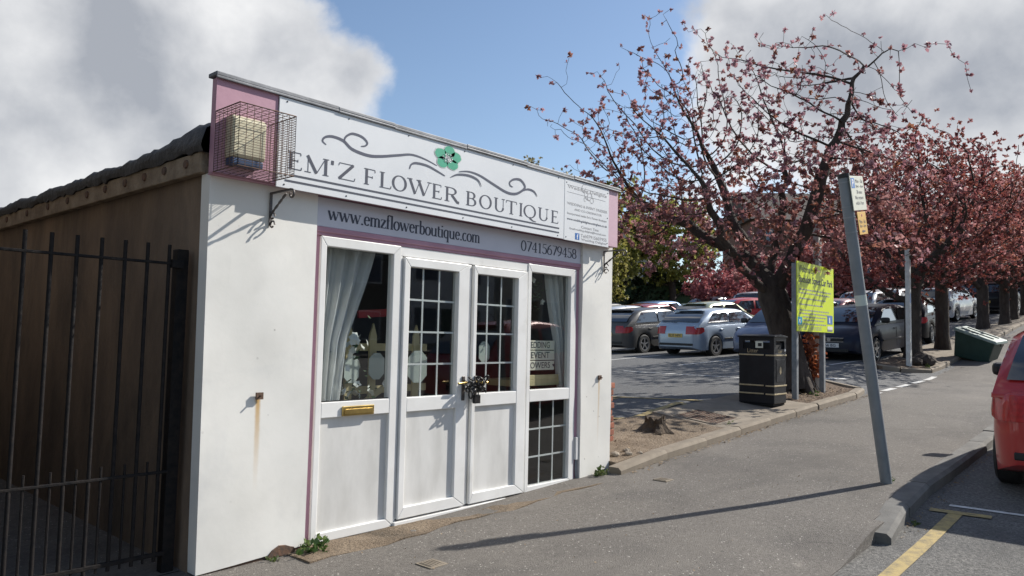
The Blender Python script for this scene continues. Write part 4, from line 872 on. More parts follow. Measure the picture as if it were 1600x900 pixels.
tips = [(822, 175, .3), (828, 115, -.3), (912, 108, .5), (970, 65, -.2), (998, 30, .4), (940, 150, -.6), (870, 210, .8), (880, 265, -.5), (1085, 28, -.5), (1110, 45, .5), (1150, 60, -.8), (1180, 60, .3), (1215, 65, .9), (1250, 55, -.6), (1278, 38, .4), (1335, 45, .1), (1360, 55, -.5),
        (900, 270, .6), (1045, 80, 0), (1400, 190, .5), (1440, 200, -.6), (1460, 240, .4), (1060, 110, 1.2), (1010, 100, -1.3), (930, 190, 1.3), (960, 210, -1.4), (1300, 100, 1.3), (1200, 110, -1.5)]
for px, py, w in tips:
    cu, cv = pu(1190), pv(380); tu, tv = puv(px, py, w*1.5)
    for i in range(14):
        f = .40+.60*i/13; bow = .22*math.sin(f*math.pi); q_ = tw(cu+(tu-cu)*f, cv+(tv-cv)*f-bow*.5, w*f*1.5)+Vector(rs.normal(0, .035, 3)); att.append(q_)
        if 2 < i < 12: sd_ = rs.choice((-1, 1)); ln_ = rs.uniform(.25, .75); [att.append(q_+UU*sd_*ln_*g*.7+WW*rs.normal(0, .1)+Vector((0, 0, ln_*g))) for g in (.5, 1.)]
arch = [(1290, 250), (1315, 190), (1335, 150), (1360, 105), (1390, 82), (1430, 72), (1465, 68), (1492, 82), (1510, 110), (1518, 145)]
for (a, c), (d, e_) in zip(arch, arch[1:]):
    for i in range(3): att.append(tw(*puv(a+(d-a)*i/3, c+(e_-c)*i/3, -.3), -.3))
trunk = [tw(*puv(x, y, w), w) for x, y, w in [(1240, 606, 0), (1238, 580, 0), (1233, 550, 0), (1226, 520, 0), (1217, 490, 0), (1207, 462, 0), (1200, 440, 0)]]
def limb(L_): return [tuple(tw(*puv(x, y, w), w)) for x, y, w in L_]
def dense(L_): return [tuple(a+(c-a)*i/3+rs.normal(0, .022) for a, c in zip(p, q)) for p, q in zip(L_, L_[1:]) for i in range(3)]+[L_[-1]]
EX = [(6, dense(limb([(1185, 418, 0), (1160, 400, .1), (1120, 380, .2), (1075, 352, .3), (1030, 335, .4)]))), (6, dense(limb([(1206, 405, .1), (1218, 360, .2), (1225, 300, .2), (1228, 250, .3)]))),
      (5, dense(limb([(1232, 420, -.1), (1258, 360, -.2), (1278, 300, -.3), (1296, 245, -.3), (1312, 205, -.3), (1328, 165, -.3), (1331, 132, -.3), (1350, 104, -.3), (1372, 92, -.3), (1390, 77, -.3), (1430, 72, -.3), (1465, 68, -.3), (1492, 82, -.3), (1510, 110, -.3), (1518, 145, -.3)]))),
      (5, dense(limb([(1180, 440, -.3), (1150, 405, -.7), (1120, 350, -1.0), (1100, 290, -1.2)]))), (6, dense(limb([(1180, 400, .5), (1140, 330, .9), (1115, 260, 1.2)])))]
nodes, par = colonize([tuple(p) for p in trunk], [tuple(a) for a in att], .13, 1.2, .165, 15000, 3, EX)
# the drooping end of the arching limb carries no side growth of its own
k_ = 7+sum(len(e_[1]) for e_ in EX[:2]); n_ = len(EX[2][1]); last = set(range(k_+n_-13, k_+n_)); dead = set(); nex = 7+sum(len(e_[1]) for e_ in EX)
for i in range(nex, len(nodes)):
    if par[i] in dead or (par[i] in last): dead.add(i)
mp_ = {}; nn, pp = [], []
for i in range(len(nodes)):
    if i in dead: continue
    mp_[i] = len(nn); nn.append(nodes[i]); pp.append(mp_.get(par[i], -1))
nodes, par = nn, pp
rad, ch = skeleton_mesh(nodes, par, .0034, 2.35)
scale = .26/rad[0]
rad = [max(.0034, r*(scale if r > .05 else 1+(scale-1)*r/.05)) for r in rad]; rad[0] = .36; rad[1] = .29
k_ = 7+sum(len(e_[1]) for e_ in EX[:2])
for i in range(len(EX[2][1])): f_ = i/(len(EX[2][1])-1); rad[k_+i] = min(rad[k_+i], float(np.interp(f_, [0, .16, .25, .35, .43, .6, 1], [.13, .11, .075, .05, .038, .022, .006])))
t = thing('blossom_tree', 'large spreading purple leaved cherry tree beside the lime green sign', 'tree', TB)
b = MB(); limbs(b, [Vector(n)-TB for n in nodes], par, rad, ch, 10)
for a in range(5):
    q = a*1.3+.4; b.tube([(.16*math.cos(q), .16*math.sin(q), .34), (.25*math.cos(q), .25*math.sin(q), .10), (.40*math.cos(q), .40*math.sin(q), -.06)], [.10, .11, .05], 8)
b.build('trunk', 'bark', t, smooth=60, recalc=False)
b = MB(); bl = MB(); r = random.Random(5)
for i, nd in enumerate(nodes):
    if i < 8 or rad[i] > .020: continue
    c = Vector(nd)-TB; tip = not ch[i]; hgt = c.z; J = lambda k: Vector((r.gauss(0, k), r.gauss(0, k), r.gauss(0, k)))
    pink = r.random() < (.75 if hgt > 3.4 else .3)
    if i in last: pink = True
    if r.random() < (.95 if tip or i in last else .34): leafcluster(bl if pink else b, c+J(.025), r, r.randint(11, 18) if tip else r.randint(6, 11), .05 if pink else .058)
    if hgt < 4.0 and r.random() < .45: leafcluster(b, c+J(.09), r, 9, .06)
bl.build('blossom', 'leaf_blossom', t, recalc=False)
b.build('crown', 'leaf_cherry', t, recalc=False)
# suckers at its foot
t = thing('sucker_shoots', 'orange red sucker shoots at the foot of the big tree', 'shrub', (13.55, 4.9, bz(13.5, 4.9)))
b = MB(); l = MB(); r = random.Random(8)
for i in range(16):
    d = Vector((r.gauss(0, .14), r.gauss(-.02, .12), r.uniform(.5, 1.3))); pts = [Vector((r.gauss(0, .06), r.gauss(0, .06), 0)), d*.5+Vector((r.gauss(0, .04), 0, 0)), d]; b.tube(pts, [.006, .005, .003], 4, cap=False)
    for f in (.45, .6, .75, .88, 1.): leafcluster(l, pts[0].lerp(d, f), r, 5, .075)
b.build('stems', 'bark', t, recalc=False); l.build('leaves', 'leaf_sucker', t, recalc=False)

# kinds of other trees
def make_tree(name, seed, H, R, trunk_h, leaf, n_att, csize, per, tr, infl=1.6, kill=.34, step=.24, dens=.8, lean=(0, 0)):
    rs = np.random.RandomState(seed); att = []; ch_ = (H-trunk_h)
    while len(att) < n_att:
        q = rs.uniform(-1, 1, 3); l = np.linalg.norm(q)
        if l < 1 and (l > .35 or rs.rand() < .4):
            lump = 1+.18*math.sin(q[0]*5+seed)*math.cos(q[1]*4-seed)
            att.append((q[0]*R*lump+lean[0], q[1]*R*lump+lean[1], trunk_h+ch_*.5+q[2]*ch_*.52*lump))
    base = [(lean[0]*f*f*.6, lean[1]*f*f*.6, trunk_h*f*.95) for f in (0, .25, .5, .75, 1)]
    nodes, par = colonize(base, att, step, infl, kill, 6000, seed); rad, ch = skeleton_mesh(nodes, par, .007, 2.2); sc = tr/rad[0]
    rad = [max(.006, r*(sc if r > .05 else 1+(sc-1)*r/.05)) for r in rad]; rad[0] = tr*1.35
    b = MB(); limbs(b, [Vector(n) for n in nodes], par, rad, ch, 8); tm = b.mesh('trunk', 'bark', 60, recalc=False)
    b = MB(); r = random.Random(seed)
    for i, nd in enumerate(nodes):
        if i < 6 or rad[i] > .05: continue
        if r.random() < dens: leafcluster(b, Vector(nd)+Vector((r.gauss(0, .12), r.gauss(0, .12), r.gauss(0, .1))), r, per, csize)
        for q_ in range(2):
            if r.random() < dens*.6: leafcluster(b, Vector(nd)+Vector((r.gauss(0, .22), r.gauss(0, .22), r.gauss(0, .2))), r, per, csize)
    return tm, b.mesh('crown', leaf, recalc=False)
def plant_tree(name, proto, loc, rz, sc, label, group=None):
    t = thing(name, label, 'tree', loc, (0, 0, rz), group=group); t.scale = (sc, sc, sc)
    put('trunk', proto[0], t); put('crown', proto[1], t)
rowA = make_tree('rowA', 21, 6.4, 2.9, 1.7, 'leaf_row', 1000, .062, 10, .21, kill=.25, step=.18, dens=1.); rowB = make_tree('rowB', 22, 6.0, 2.7, 1.9, 'leaf_row', 950, .062, 10, .19, kill=.25, step=.18, dens=1.)
ROW = [(22.05, 5.25, rowA, 0, 1.0, 'purple leaved cherry tree with boulders at its foot near white post'), (24.95, 5.15, rowB, 2.1, 1.0, 'purple leaved cherry tree standing behind the tilted grit bin'), (33.4, 5.5, rowA, 1.2, 1.0, 'slim purple leaved street tree just uphill of the grit bin'), (35.9, 5.15, rowB, 4.0, .95, 'second slim street tree uphill of the grit bin'),
       (39.4, 5.35, rowA, 3.3, 1.0, 'third slim street tree uphill of the grit bin'), (43.5, 5.4, rowB, 5.2, 1.05, 'fourth slim street tree uphill of the grit bin'), (48.5, 5.4, rowA, 2.5, 1.05, 'last street tree at the top of the row')]
for x, y, pr, rz, sc, lb in ROW: plant_tree('blossom_tree', pr, (x, y, bz(x, y)-.05), rz, sc, lb, 'cherry trees along the top footway')
pinkT = make_tree('pink', 31, 5.2, 3.4, 1.3, 'leaf_pink', 420, .2, 9, .2, dens=.95); greenT = make_tree('green', 33, 8.5, 3.4, 2.0, 'leaf_green', 420, .21, 9, .25, dens=.95); budT = make_tree('bud', 35, 9.5, 3.3, 2.2, 'leaf_bud', 460, .15, 4, .22, dens=.6)
for pr, x, y, sc, rz, lb in [(pinkT, 37, 17.9, .62, 0, 'low rounded pink leaved tree behind the far row of cars'), (pinkT, 42.5, 18.3, .72, 2, 'pink leaved tree in front of the brick flats'), (greenT, 35, 26.5, 1.0, 1, 'yellow green tree behind the parked cars nearest the shop'), (greenT, 39.5, 27.5, 1.05, 3, 'tall yellow green tree at the back of the car park'), (greenT, 44, 25.0, .95, 4.4, 'yellow green tree between the pink tree and the back hedge'),
                            (budT, 31.5, 26.8, 1.0, .4, 'budding brown tree rising above the shop roof line'), (budT, 34.5, 30.2, 1.0, 2.7, 'second budding tree showing over the shop capping'), (pinkT, 47, 14.5, 1.05, 4, 'pink leaved tree behind the white cars uphill'), (pinkT, 53, 12.0, 1.2, 1.1, 'pink leaved tree beyond the dark cars at the top'), (pinkT, 58, 9.0, 1.25, 5, 'large pink leaved tree at the top of the car park'), (greenT, 31.8, 23.0, .62, 2, 'small leafy green tree beside the narrow pier')]:
    plant_tree('background_tree', pr, (x, y, G(x, y)-.1), rz, sc, lb)

# back hedge: one clipped dark mass
t = thing('back_hedge', 'dark evergreen hedge along the back of the car park', 'hedge', (0, 0, 0)); hb = MB(); r = random.Random(17); pts = [(30, 33), (41, 29), (50, 21.5), (56, 14), (63, 8)]; core = MB()
for (xa, ya), (xb, yb) in zip(pts, pts[1:]):
    n = 900
    for i in range(n):
        f = r.random(); x, y = xa+(xb-xa)*f, ya+(yb-ya)*f; hgt = 2.5+.4*math.sin(x*.9)+.25*math.sin(x*2.3); leafcluster(hb, Vector((x+r.gauss(0, .35), y+r.gauss(0, .35), G(x, y)+hgt*math.sqrt(r.random()))), r, 5, .28)
    d = Vector((xb-xa, yb-ya)).normalized(); nrm_ = Vector((-d.y, d.x))*.3
    m = 10
    for i in range(m):
        f0, f1 = i/m, (i+1)/m; q = [(xa+(xb-xa)*f, ya+(yb-ya)*f) for f in (f0, f1)]; vs = []
        for (x, y) in q:
            for s in (-1, 1):
                for z in (-.4, 2.2): vs.append((x+nrm_.x*s, y+nrm_.y*s, G(x, y)+z))
        core.add(vs, [(0, 1, 5, 4), (2, 3, 7, 6), (1, 3, 7, 5)])
hb.build('foliage', 'leaf_hedge', t, recalc=False); core.build('stems', 'leaf_dark', t, recalc=False)

# weeds
def weed(x, y, z, s, n, label):
    t = thing('weed', label, 'weed', (x, y, z)); b = MB(); r = random.Random(int(x*100))
    for i in range(n):
        d = Vector((r.gauss(0, .8), r.gauss(0, .6), r.uniform(.3, 1.2))); c = Vector((r.gauss(0, s*.5), r.gauss(0, s*.3), abs(r.gauss(0, s*.35)))); leafcluster(b, c, r, 4, s*.26, .8)
    b.build('leaves', 'leaf_weed', t, recalc=False)
weed(2.92, 4.33, .03, .13, 24, 'leafy green weed at the foot of the wide pier'); weed(2.62, 4.37, .01, .06, 16, 'low green weed along the base of the wide pier'); weed(6.22, 4.33, .12, .11, 30, 'leafy green weed at the foot of the narrow pier'); weed(7.66, 2.03, .21, .06, 26, 'tuft of grass round the leaning pole base')
weed(13.0, 4.6, bz(13, 4.6), .1, 14, 'green weed in the mulch below the lime sign'); weed(20.75, 4.62, P(20.7)+.1, .12, 16, 'yellowing weed at the second bed corner'); weed(9.3, 4.42, bz(9.3, 4.42), .06, 8, 'tiny weed by the drain cover corner'); weed(6.75, 1.60, roadz(6.7, 1.6), .06, 14, 'grass tuft in the gutter below the road kerb'); weed(21.6, 4.75, bz(21.6, 4.75), .12, 14, 'green weed beside the boulders')
# loose leaves and grit
b = MB(); r = random.Random(4)
def litter(x, y, z, s):
    a = r.uniform(0, 6.28); d = Vector((math.cos(a), math.sin(a), r.uniform(-.1, .4)))*s; e_ = Vector((-math.sin(a), math.cos(a), r.uniform(-.2, .3)))*s*.6; c = Vector((x, y, z+.006)); b.add([c-d, c+e_, c+d, c-e_+Vector((0, 0, .006))], [(0, 1, 2, 3)])
for i in range(420): x = r.uniform(6.5, 14.4); litter(x, 4.19-abs(r.gauss(0, .05)), P(x), r.uniform(.006, .02))
for i in range(500): x = r.uniform(12.05, 14.3); y = r.uniform(4.4, 5.4); litter(x, y, bz(x, y)+.012, r.uniform(.012, .03))
for i in range(200): x = r.uniform(6.6, 9.0); y = r.uniform(4.4, 5.35); litter(x, y, bumpy(x, y), r.uniform(.006, .018))
for i in range(120): x = r.uniform(3, 8); y = r.uniform(2.2, 4.3); litter(x, y, P(x), r.uniform(.004, .010))
for i in range(120): x = r.uniform(6.2, 11); litter(x, 1.66-abs(r.gauss(0, .05)), roadz(x, 1.6), r.uniform(.006, .016))
for i in range(200): x = r.uniform(20.5, 32); litter(x, 4.42-abs(r.gauss(0, .08)), P(x), r.uniform(.012, .03))
tag(b.build('leaf_litter', 'debris', recalc=False), 'dry leaves and grit scattered along the kerbs', 'litter', kind='stuff')

# ------------------------------------------------------------------ small things on the strip
t = thing('tree_stump', 'rotten dark tree stump in the bare soil strip', 'stump', (8.13, 4.83, bumpy(8.13, 4.83)-.02)); b = MB(); r = random.Random(2); n = 22; vs = []
prof = [(.27, 0), (.19, .05), (.145, .10), (.13, .16)]
for rr_, z in prof:
    for k in range(n): a = 2*math.pi*k/n; w = 1+.22*math.sin(a*3+1)+.1*math.sin(a*7)+r.gauss(0, .05); vs.append((rr_*w*math.cos(a), rr_*w*math.sin(a)*.8, z+(r.uniform(-.035, .045) if z > .15 else 0)))
vs.append((0, 0, .09)); fs = [(i*n+k, i*n+(k+1) % n, (i+1)*n+(k+1) % n, (i+1)*n+k) for i in range(3) for k in range(n)]+[(3*n+k, 3*n+(k+1) % n, 4*n) for k in range(n)]
b.add(vs, fs); b.build('stump_wood', 'stump', t, recalc=False)
t = thing('brick_pillar', 'broken red brick pillar stub beside the narrow shop pier', 'pillar', (7.1, 4.95, bumpy(7.1, 4.95)-.02)); me = MB().box(-.107, .107, -.051, .051, 0, .064).mesh('brick', 'brick_red'); r = random.Random(6)
for k in range(9):
    for i in range(2):
        if k == 8 and i: continue
        o = put('brick', me, t, .006, (r.uniform(-.03, .02)+(0 if k % 2 else (-.054 if i else .054)), r.uniform(-.012, .012)+((-.054 if i else .054) if k % 2 else 0), k*.076), (0, 0, (0 if k % 2 else math.pi/2)+r.uniform(-.12, .12)))
b = MB().box(-.09, .09, -.09, .09, 0, 8*.076); b.build('mortar', 'concrete', t)
for i, (x, y, s) in enumerate([(6.72, 4.5, .05), (6.86, 4.42, .045), (6.98, 4.52, .04), (7.0, 4.36, .03), (21.35, 4.82, .27), (20.95, 4.95, .2), (21.75, 5.0, .24)]):
    b = MB(); r = random.Random(i+50); bm = bmesh.new(); bmesh.ops.create_icosphere(bm, subdivisions=2, radius=s)
    for v in bm.verts: v.co *= 1+r.uniform(-.16, .16); v.co.z *= .62
    me = bpy.data.meshes.new('stone'); bm.to_mesh(me); bm.free(); me.materials.append(MATS['stone' if s < .1 else 'bark']); o = put('rubble_stone' if s < .1 else 'boulder', me, loc=(x, y, bz(x, y)+s*.35))
    tag(o, ['small stone lying at the end of the kerb by the shop', 'brown stone beside the gap in the kerb', 'little stone near the brick stub', 'tiny stone on the kerb joint', 'dark boulder beside the second white post', 'boulder behind the corner of the second bed', 'boulder at the foot of the first row tree'][i], 'stone')
# drain cover
t = thing('drain_cover', 'rectangular patterned metal drain cover in the paved strip', 'drain cover', (9.5, 4.86, bz(9.5, 4.86)+.004)); t.rotation_euler = (math.atan((bz(9.5, 5.1)-bz(9.5, 4.6))/.5), -math.atan((bz(9.8, 4.86)-bz(9.2, 4.86))/.6), 0); t.location.z = bz(9.5, 4.86)-.004
MB().box(-.36, .36, -.34, -.30, 0, .016).box(-.36, .36, .30, .34, 0, .016).box(-.36, -.32, -.30, .30, 0, .016).box(.32, .36, -.30, .30, 0, .016).build('frame', 'concrete', t)
MB().box(-.32, .32, -.30, .30, -.01, .004).build('plate', 'rust', t); b = MB()
for i in range(9):
    for j in range(8): x = -.28+i*.07; y = -.265+j*.075; b.box(x-.024, x+.024, y-.026, y+.026, .0045, .013)
b.build('tread_studs', 'rust', t)

for x, y, lb in ((3.28, 3.58, 'small square metal stopcock cover in the footway before the doors'), (6.45, 3.75, 'small square stopcock cover set in the footway near the kerb end')):
    t = thing('stopcock_cover', lb, 'drain cover', (x, y, P(x)+.001)); MB().box(-.075, .075, -.075, .075, -.02, .004).build('frame', 'concrete', t); MB().box(-.058, .058, -.058, .058, .0041, .007).build('lid', 'concrete', t)
    b = MB(); [b.box(-.05+i*.022, -.038+i*.022, -.05, .05, .0071, .0095) for i in range(5)]; b.build('lid_ribs', 'concrete', t)
# litter bin
BX, BY = 11.02, 4.53; t = thing('litter_bin', 'black litter bin with gold bands beside the tree', 'bin', (BX, BY, bz(11.2, 4.8)+.0)); w, d, h = .47, .56, 1.08
def ring(z0, z1, g, mat, name):  # band all round, proud by g
    b = MB(); b.box(-g, w+g, -g, 0, z0, z1).box(-g, w+g, d, d+g, z0, z1).box(-g, 0, 0, d, z0, z1).box(w, w+g, 0, d, z0, z1); return b.build(name, mat, t)
MB().box(0, w, 0, d, .03, .80).build('body', 'bin_black', t, bevel=.012); MB().box(.02, w-.02, .02, d-.02, 0, .03).build('foot', 'bin_inside', t)
b = MB(); p = .07
for x in (0, w-p):
    for y in (0, d-p): b.box(x, x+p, y, y+p, .80, 1.04)
b.box(p, w-p, 0, .02, .80, .86).box(p, w-p, d-.02, d, .80, .86).box(0, .02, p, d-p, .80, .86).box(w-.02, w, p, d-p, .80, .86)
b.box(p, w-p, 0, .02, .985, 1.04).box(p, w-p, d-.02, d, .985, 1.04).box(0, .02, p, d-p, .985, 1.04).box(w-.02, w, p, d-p, .985, 1.04)
b.build('hood', 'bin_black', t); MB().box(.03, w-.03, .03, d-.03, .80, .96).build('liner', 'bin_inside', t)
MB().prism([(-.02, 1.04), (w+.02, 1.04), (w+.02, 1.06), (w/2, 1.085), (-.02, 1.06)], -.02, d+.02, 'Y').build('lid', 'bin_black', t, bevel=.006)
for z in (.755, .29, .165): 
    b = MB(); g = .008; b.box(-g, 0, .03, d*.72, z, z+.022).box(-g, 0, d*.76, d+g, z-.004, z+.018) if False else b.box(-g, 0, .16, d, z+.004, z+.026).box(-g, -.0, -g, .13, z, z+.022); b.box(-g, w+g, -g, 0, z, z+.022); b.build('gold_band', 'bin_gold', t, bevel=.003)
text('Litter', .17, .062, FACE((-.0015, .42, .832-.03), (0, -1, 0), (0, 0, 1)), 'bin_gold', t); text('Litter', .15, .055, STREET(.16, -.0015, .80), 'bin_gold', t)
MB().box(.08, w-.08, -.006, 0, .36, .70).build('door_panel', 'bin_black', t, bevel=.004)
MB().add([(.20, -.0075, .56), (.20, -.0075, .505), (.235, -.0075, .47), (.27, -.0075, .505), (.27, -.0075, .56), (.25, -.0075, .585), (.235, -.0075, .60), (.22, -.0075, .585)], [tuple(range(8))]).build('crest', 'bin_gold', t, recalc=False)
MB().lathe([(0, -.003), (.022, -.003), (.022, 0)], (w-.05, -.0005, .845), 'Y', 12).build('sticker', 'print_white', t)
MB().box(-.004, -.001, .17, .29, .875, .975).build('notice', 'plate_cream', t); MB().box(-.006, -.0045, .19, .25, .90, .95).build('notice_print', 'car_black_trim', t)

# lime green car park sign
t = thing('car_park_sign', 'lime green car park information board on two grey posts', 'sign', (12.15, 4.62, 0)); W_, z0, z1 = 1.75, 1.69, 2.85
MB().box(0, W_, -.012, 0, z0, z1).build('panel', 'lime', t, bevel=.002); MB().box(-.004, W_+.004, .0005, .012, z0-.004, z1+.004).build('backing', 'galv', t)
for x in (.04, 1.30): MB().box(x, x+.085, .013, .095, bz(12.2+x, 4.65)-.1, z1-.03 if x < 1 else z1-.05).build('post', 'galv', t, bevel=.004)
Tx = lambda s_, x, z, w, h, m='letter_ink', bo=0: text(s_, w, h, STREET(x, -.0135, z), m, t, bold=bo)
Tx('Welcome to', .08, 2.68, .66, .115, bo=.01); Tx('Spondon Street Car Park', .08, 2.465, 1.62, .165, bo=.025)
def small_print(x, z, w, h, k):
    """a line of print too small to read in the photograph: word-length dashes"""
    b = MB(); r = random.Random(k); a = x
    while a < x+w-.02:
        l_ = min(r.uniform(.04, .13), x+w-a); b.add([(a, -.0135, z), (a+l_, -.0135, z), (a+l_, -.0135, z+h), (a, -.0135, z+h)], [(0, 1, 2, 3)]); a += l_+.022
    o = b.build('small_print', 'letter_grey', t, recalc=False); o['kind'] = 'stuff'
for i, (z, w) in enumerate([(2.385, 1.5), (2.325, 1.45), (2.235, 1.25), (2.135, 1.1), (2.04, 1.4), (1.985, 1.55), (1.93, 1.55), (1.875, 1.0), (1.81, 1.1)]): small_print(.1 if z > 1.95 else .26, z-.005, w if z > 1.95 else min(w, 1.1), .022, i)
for i in range(3): small_print(.06, 1.775-.026*i, .38, .010, 40+i); small_print(.62, 1.765-.022*i, .5, .009, 60+i)
MB().box(.03, .22, -.015, -.0125, 1.80, 1.93).build('badge', 'cyan', t); MB().box(.08, .15, -.0165, -.0152, 1.83, 1.89).build('badge_mark', 'print_white', t)
MB().box(1.42, 1.68, -.015, -.0125, 1.84, 1.99).build('badge', 'blue_logo', t); MB().add([(1.5, -.0165, 1.86), (1.56, -.0165, 1.86), (1.54, -.0165, 1.97), (1.50, -.0165, 1.95)], [(0, 1, 2, 3)]).build('badge_mark', 'print_white', t, recalc=False)
MB().box(1.42, 1.68, -.015, -.0125, 1.745, 1.80).build('badge', 'plate_white', t); MB().box(1.42, 1.68, -.015, -.0125, 1.71, 1.74).build('badge', 'galv', t)

# height barrier posts
def post(x, y, h, label, badge):
    t = thing('barrier_post', label, 'post', (x, y, bz(x, y)-.02), group='white square posts of the car park entrance'); MB().box(-.075, .075, -.05, .05, 0, h).build('shaft', 'post_white', t, bevel=.005); MB().box(-.079, .079, -.054, .054, h, h+.012).build('cap', 'galv', t)
    if badge: MB().box(-.04, .04, -.052, -.0502, h*.54, h*.62).build('badge', 'blue_logo', t)
post(13.72, 4.83, 3.05, 'tall square white post right behind the lime green board', 0); post(20.5, 4.98, 2.95, 'tall square white post with blue badge near the boulders', 1)

# leaning pole with two plates
b0 = Vector((7.6, 2.05, P(7.6)-.02)); tp = Vector((7.12, 2.265, 3.07)); ax = (tp-b0).normalized()
t = thing('sign_pole', 'leaning grey steel pole carrying two small parking plates', 'pole', b0); t.rotation_euler = Vector((0, 0, 1)).rotation_difference(ax).to_euler(); Lp = (tp-b0).length
MB().lathe([(.051, 0), (.051, Lp), (.0, Lp)], (0, 0, 0), 'Z', 20).build('shaft', 'pole_grey', t, smooth=40); MB().lathe([(.053, Lp-.03), (.053, Lp+.012), (0, Lp+.014)], (0, 0, 0), 'Z', 20).build('cap', 'car_black_trim', t, smooth=40)
b = MB(); [b.tube([(dx, 0, Lp), (dx*1.6, 0, Lp+.06)], .004, 4) for dx in (-.02, .02)]; b.build('bird_spikes', 'car_black_trim', t)
p1 = MB().box(-.05, .35, -.066, -.06, Lp-.345, Lp-.02).build('plate', 'plate_cream', t, bevel=.002); p2 = MB().box(.03, .28, -.066, -.06, Lp-.575, Lp-.36).build('plate', 'plate_amber', t, bevel=.002)
MB().box(-.03, .07, -.0675, -.0662, Lp-.135, Lp-.04).build('parking_symbol', 'blue_logo', t); text('P', .05, .07, STREET(-.005, -.0685, Lp-.122), 'print_white', t, bold=.02)
for i, s_ in enumerate(['Mon - Sat', '8am - 6pm', '30 mins', 'No return', 'within 1 hour']): text(s_, .22 if i < 2 else .16 if i == 2 else .24, .034, STREET(.10 if i < 3 else .04, -.0675, Lp-.085-.052*i), 'letter_ink', t)
text('Mon - Sat', .19, .036, STREET(.06, -.0675, Lp-.47), 'letter_ink', t); text('8am - 6pm', .19, .036, STREET(.06, -.0675, Lp-.515), 'letter_ink', t)
MB().add([(.10, -.0675, Lp-.545), (.135, -.0675, Lp-.528), (.135, -.0675, Lp-.538), (.2, -.0675, Lp-.538), (.2, -.0675, Lp-.552), (.135, -.0675, Lp-.552), (.135, -.0675, Lp-.562)], [tuple(range(7))]).build('arrow', 'letter_ink', t, recalc=False)
MB().lathe([(0, -.0675), (.013, -.0675), (.013, -.0662)], (.155, 0, Lp-.395), 'Y', 12).build('no_waiting_symbol', 'tail_red', t)
for z in (Lp-.07, Lp-.30, Lp-.40, Lp-.54): MB().lathe([(.052, z-.007), (.055, z-.007), (.055, z+.007), (.052, z+.007)], (0, 0, 0), 'Z', 18).build('clip', 'galv', t)
MB().lathe([(.0515, 1.70), (.0525, 1.70), (.0525, 1.80), (.0515, 1.80)], (0, 0, 0), 'Z', 18).build('old_sticker', 'tag_card', t)

# grit bin
t = thing('grit_bin', 'dark green grit bin tipped sideways off the kerb', 'bin', (23.75, 4.12, P(23.75)+.02)); t.rotation_euler = (R_(13), R_(-4), R_(-8))
b = MB(); b.add([(-.36, -.42, 0), (.36, -.42, 0), (.36, .42, 0), (-.36, .42, 0), (-.42, -.5, .58), (.42, -.5, .58), (.42, .5, .72), (-.42, .5, .72)], [(0, 3, 2, 1), (4, 5, 6, 7), (0, 1, 5, 4), (1, 2, 6, 5), (2, 3, 7, 6), (3, 0, 4, 7)]); b.build('tub', 'grit_green', t, bevel=.03)
b = MB(); b.add([(-.47, -.56, .56), (.47, -.56, .56), (.47, .54, .715), (-.47, .54, .715), (-.45, -.54, .64), (.45, -.54, .64), (.45, .52, .80), (-.45, .52, .80)], [(0, 3, 2, 1), (4, 5, 6, 7), (0, 1, 5, 4), (1, 2, 6, 5), (2, 3, 7, 6), (3, 0, 4, 7)]); b.build('lid', 'grit_lid', t, bevel=.02)
MB().obox((-.2, 0, .735), (.05, .8, .02), (R_(8.5), 0, 0)).obox((.2, 0, .735), (.05, .8, .02), (R_(8.5), 0, 0)).build('lid_rib', 'grit_green', t); MB().box(-.1, .1, -.57, -.545, .5, .57).build('hasp', 'car_black_trim', t)

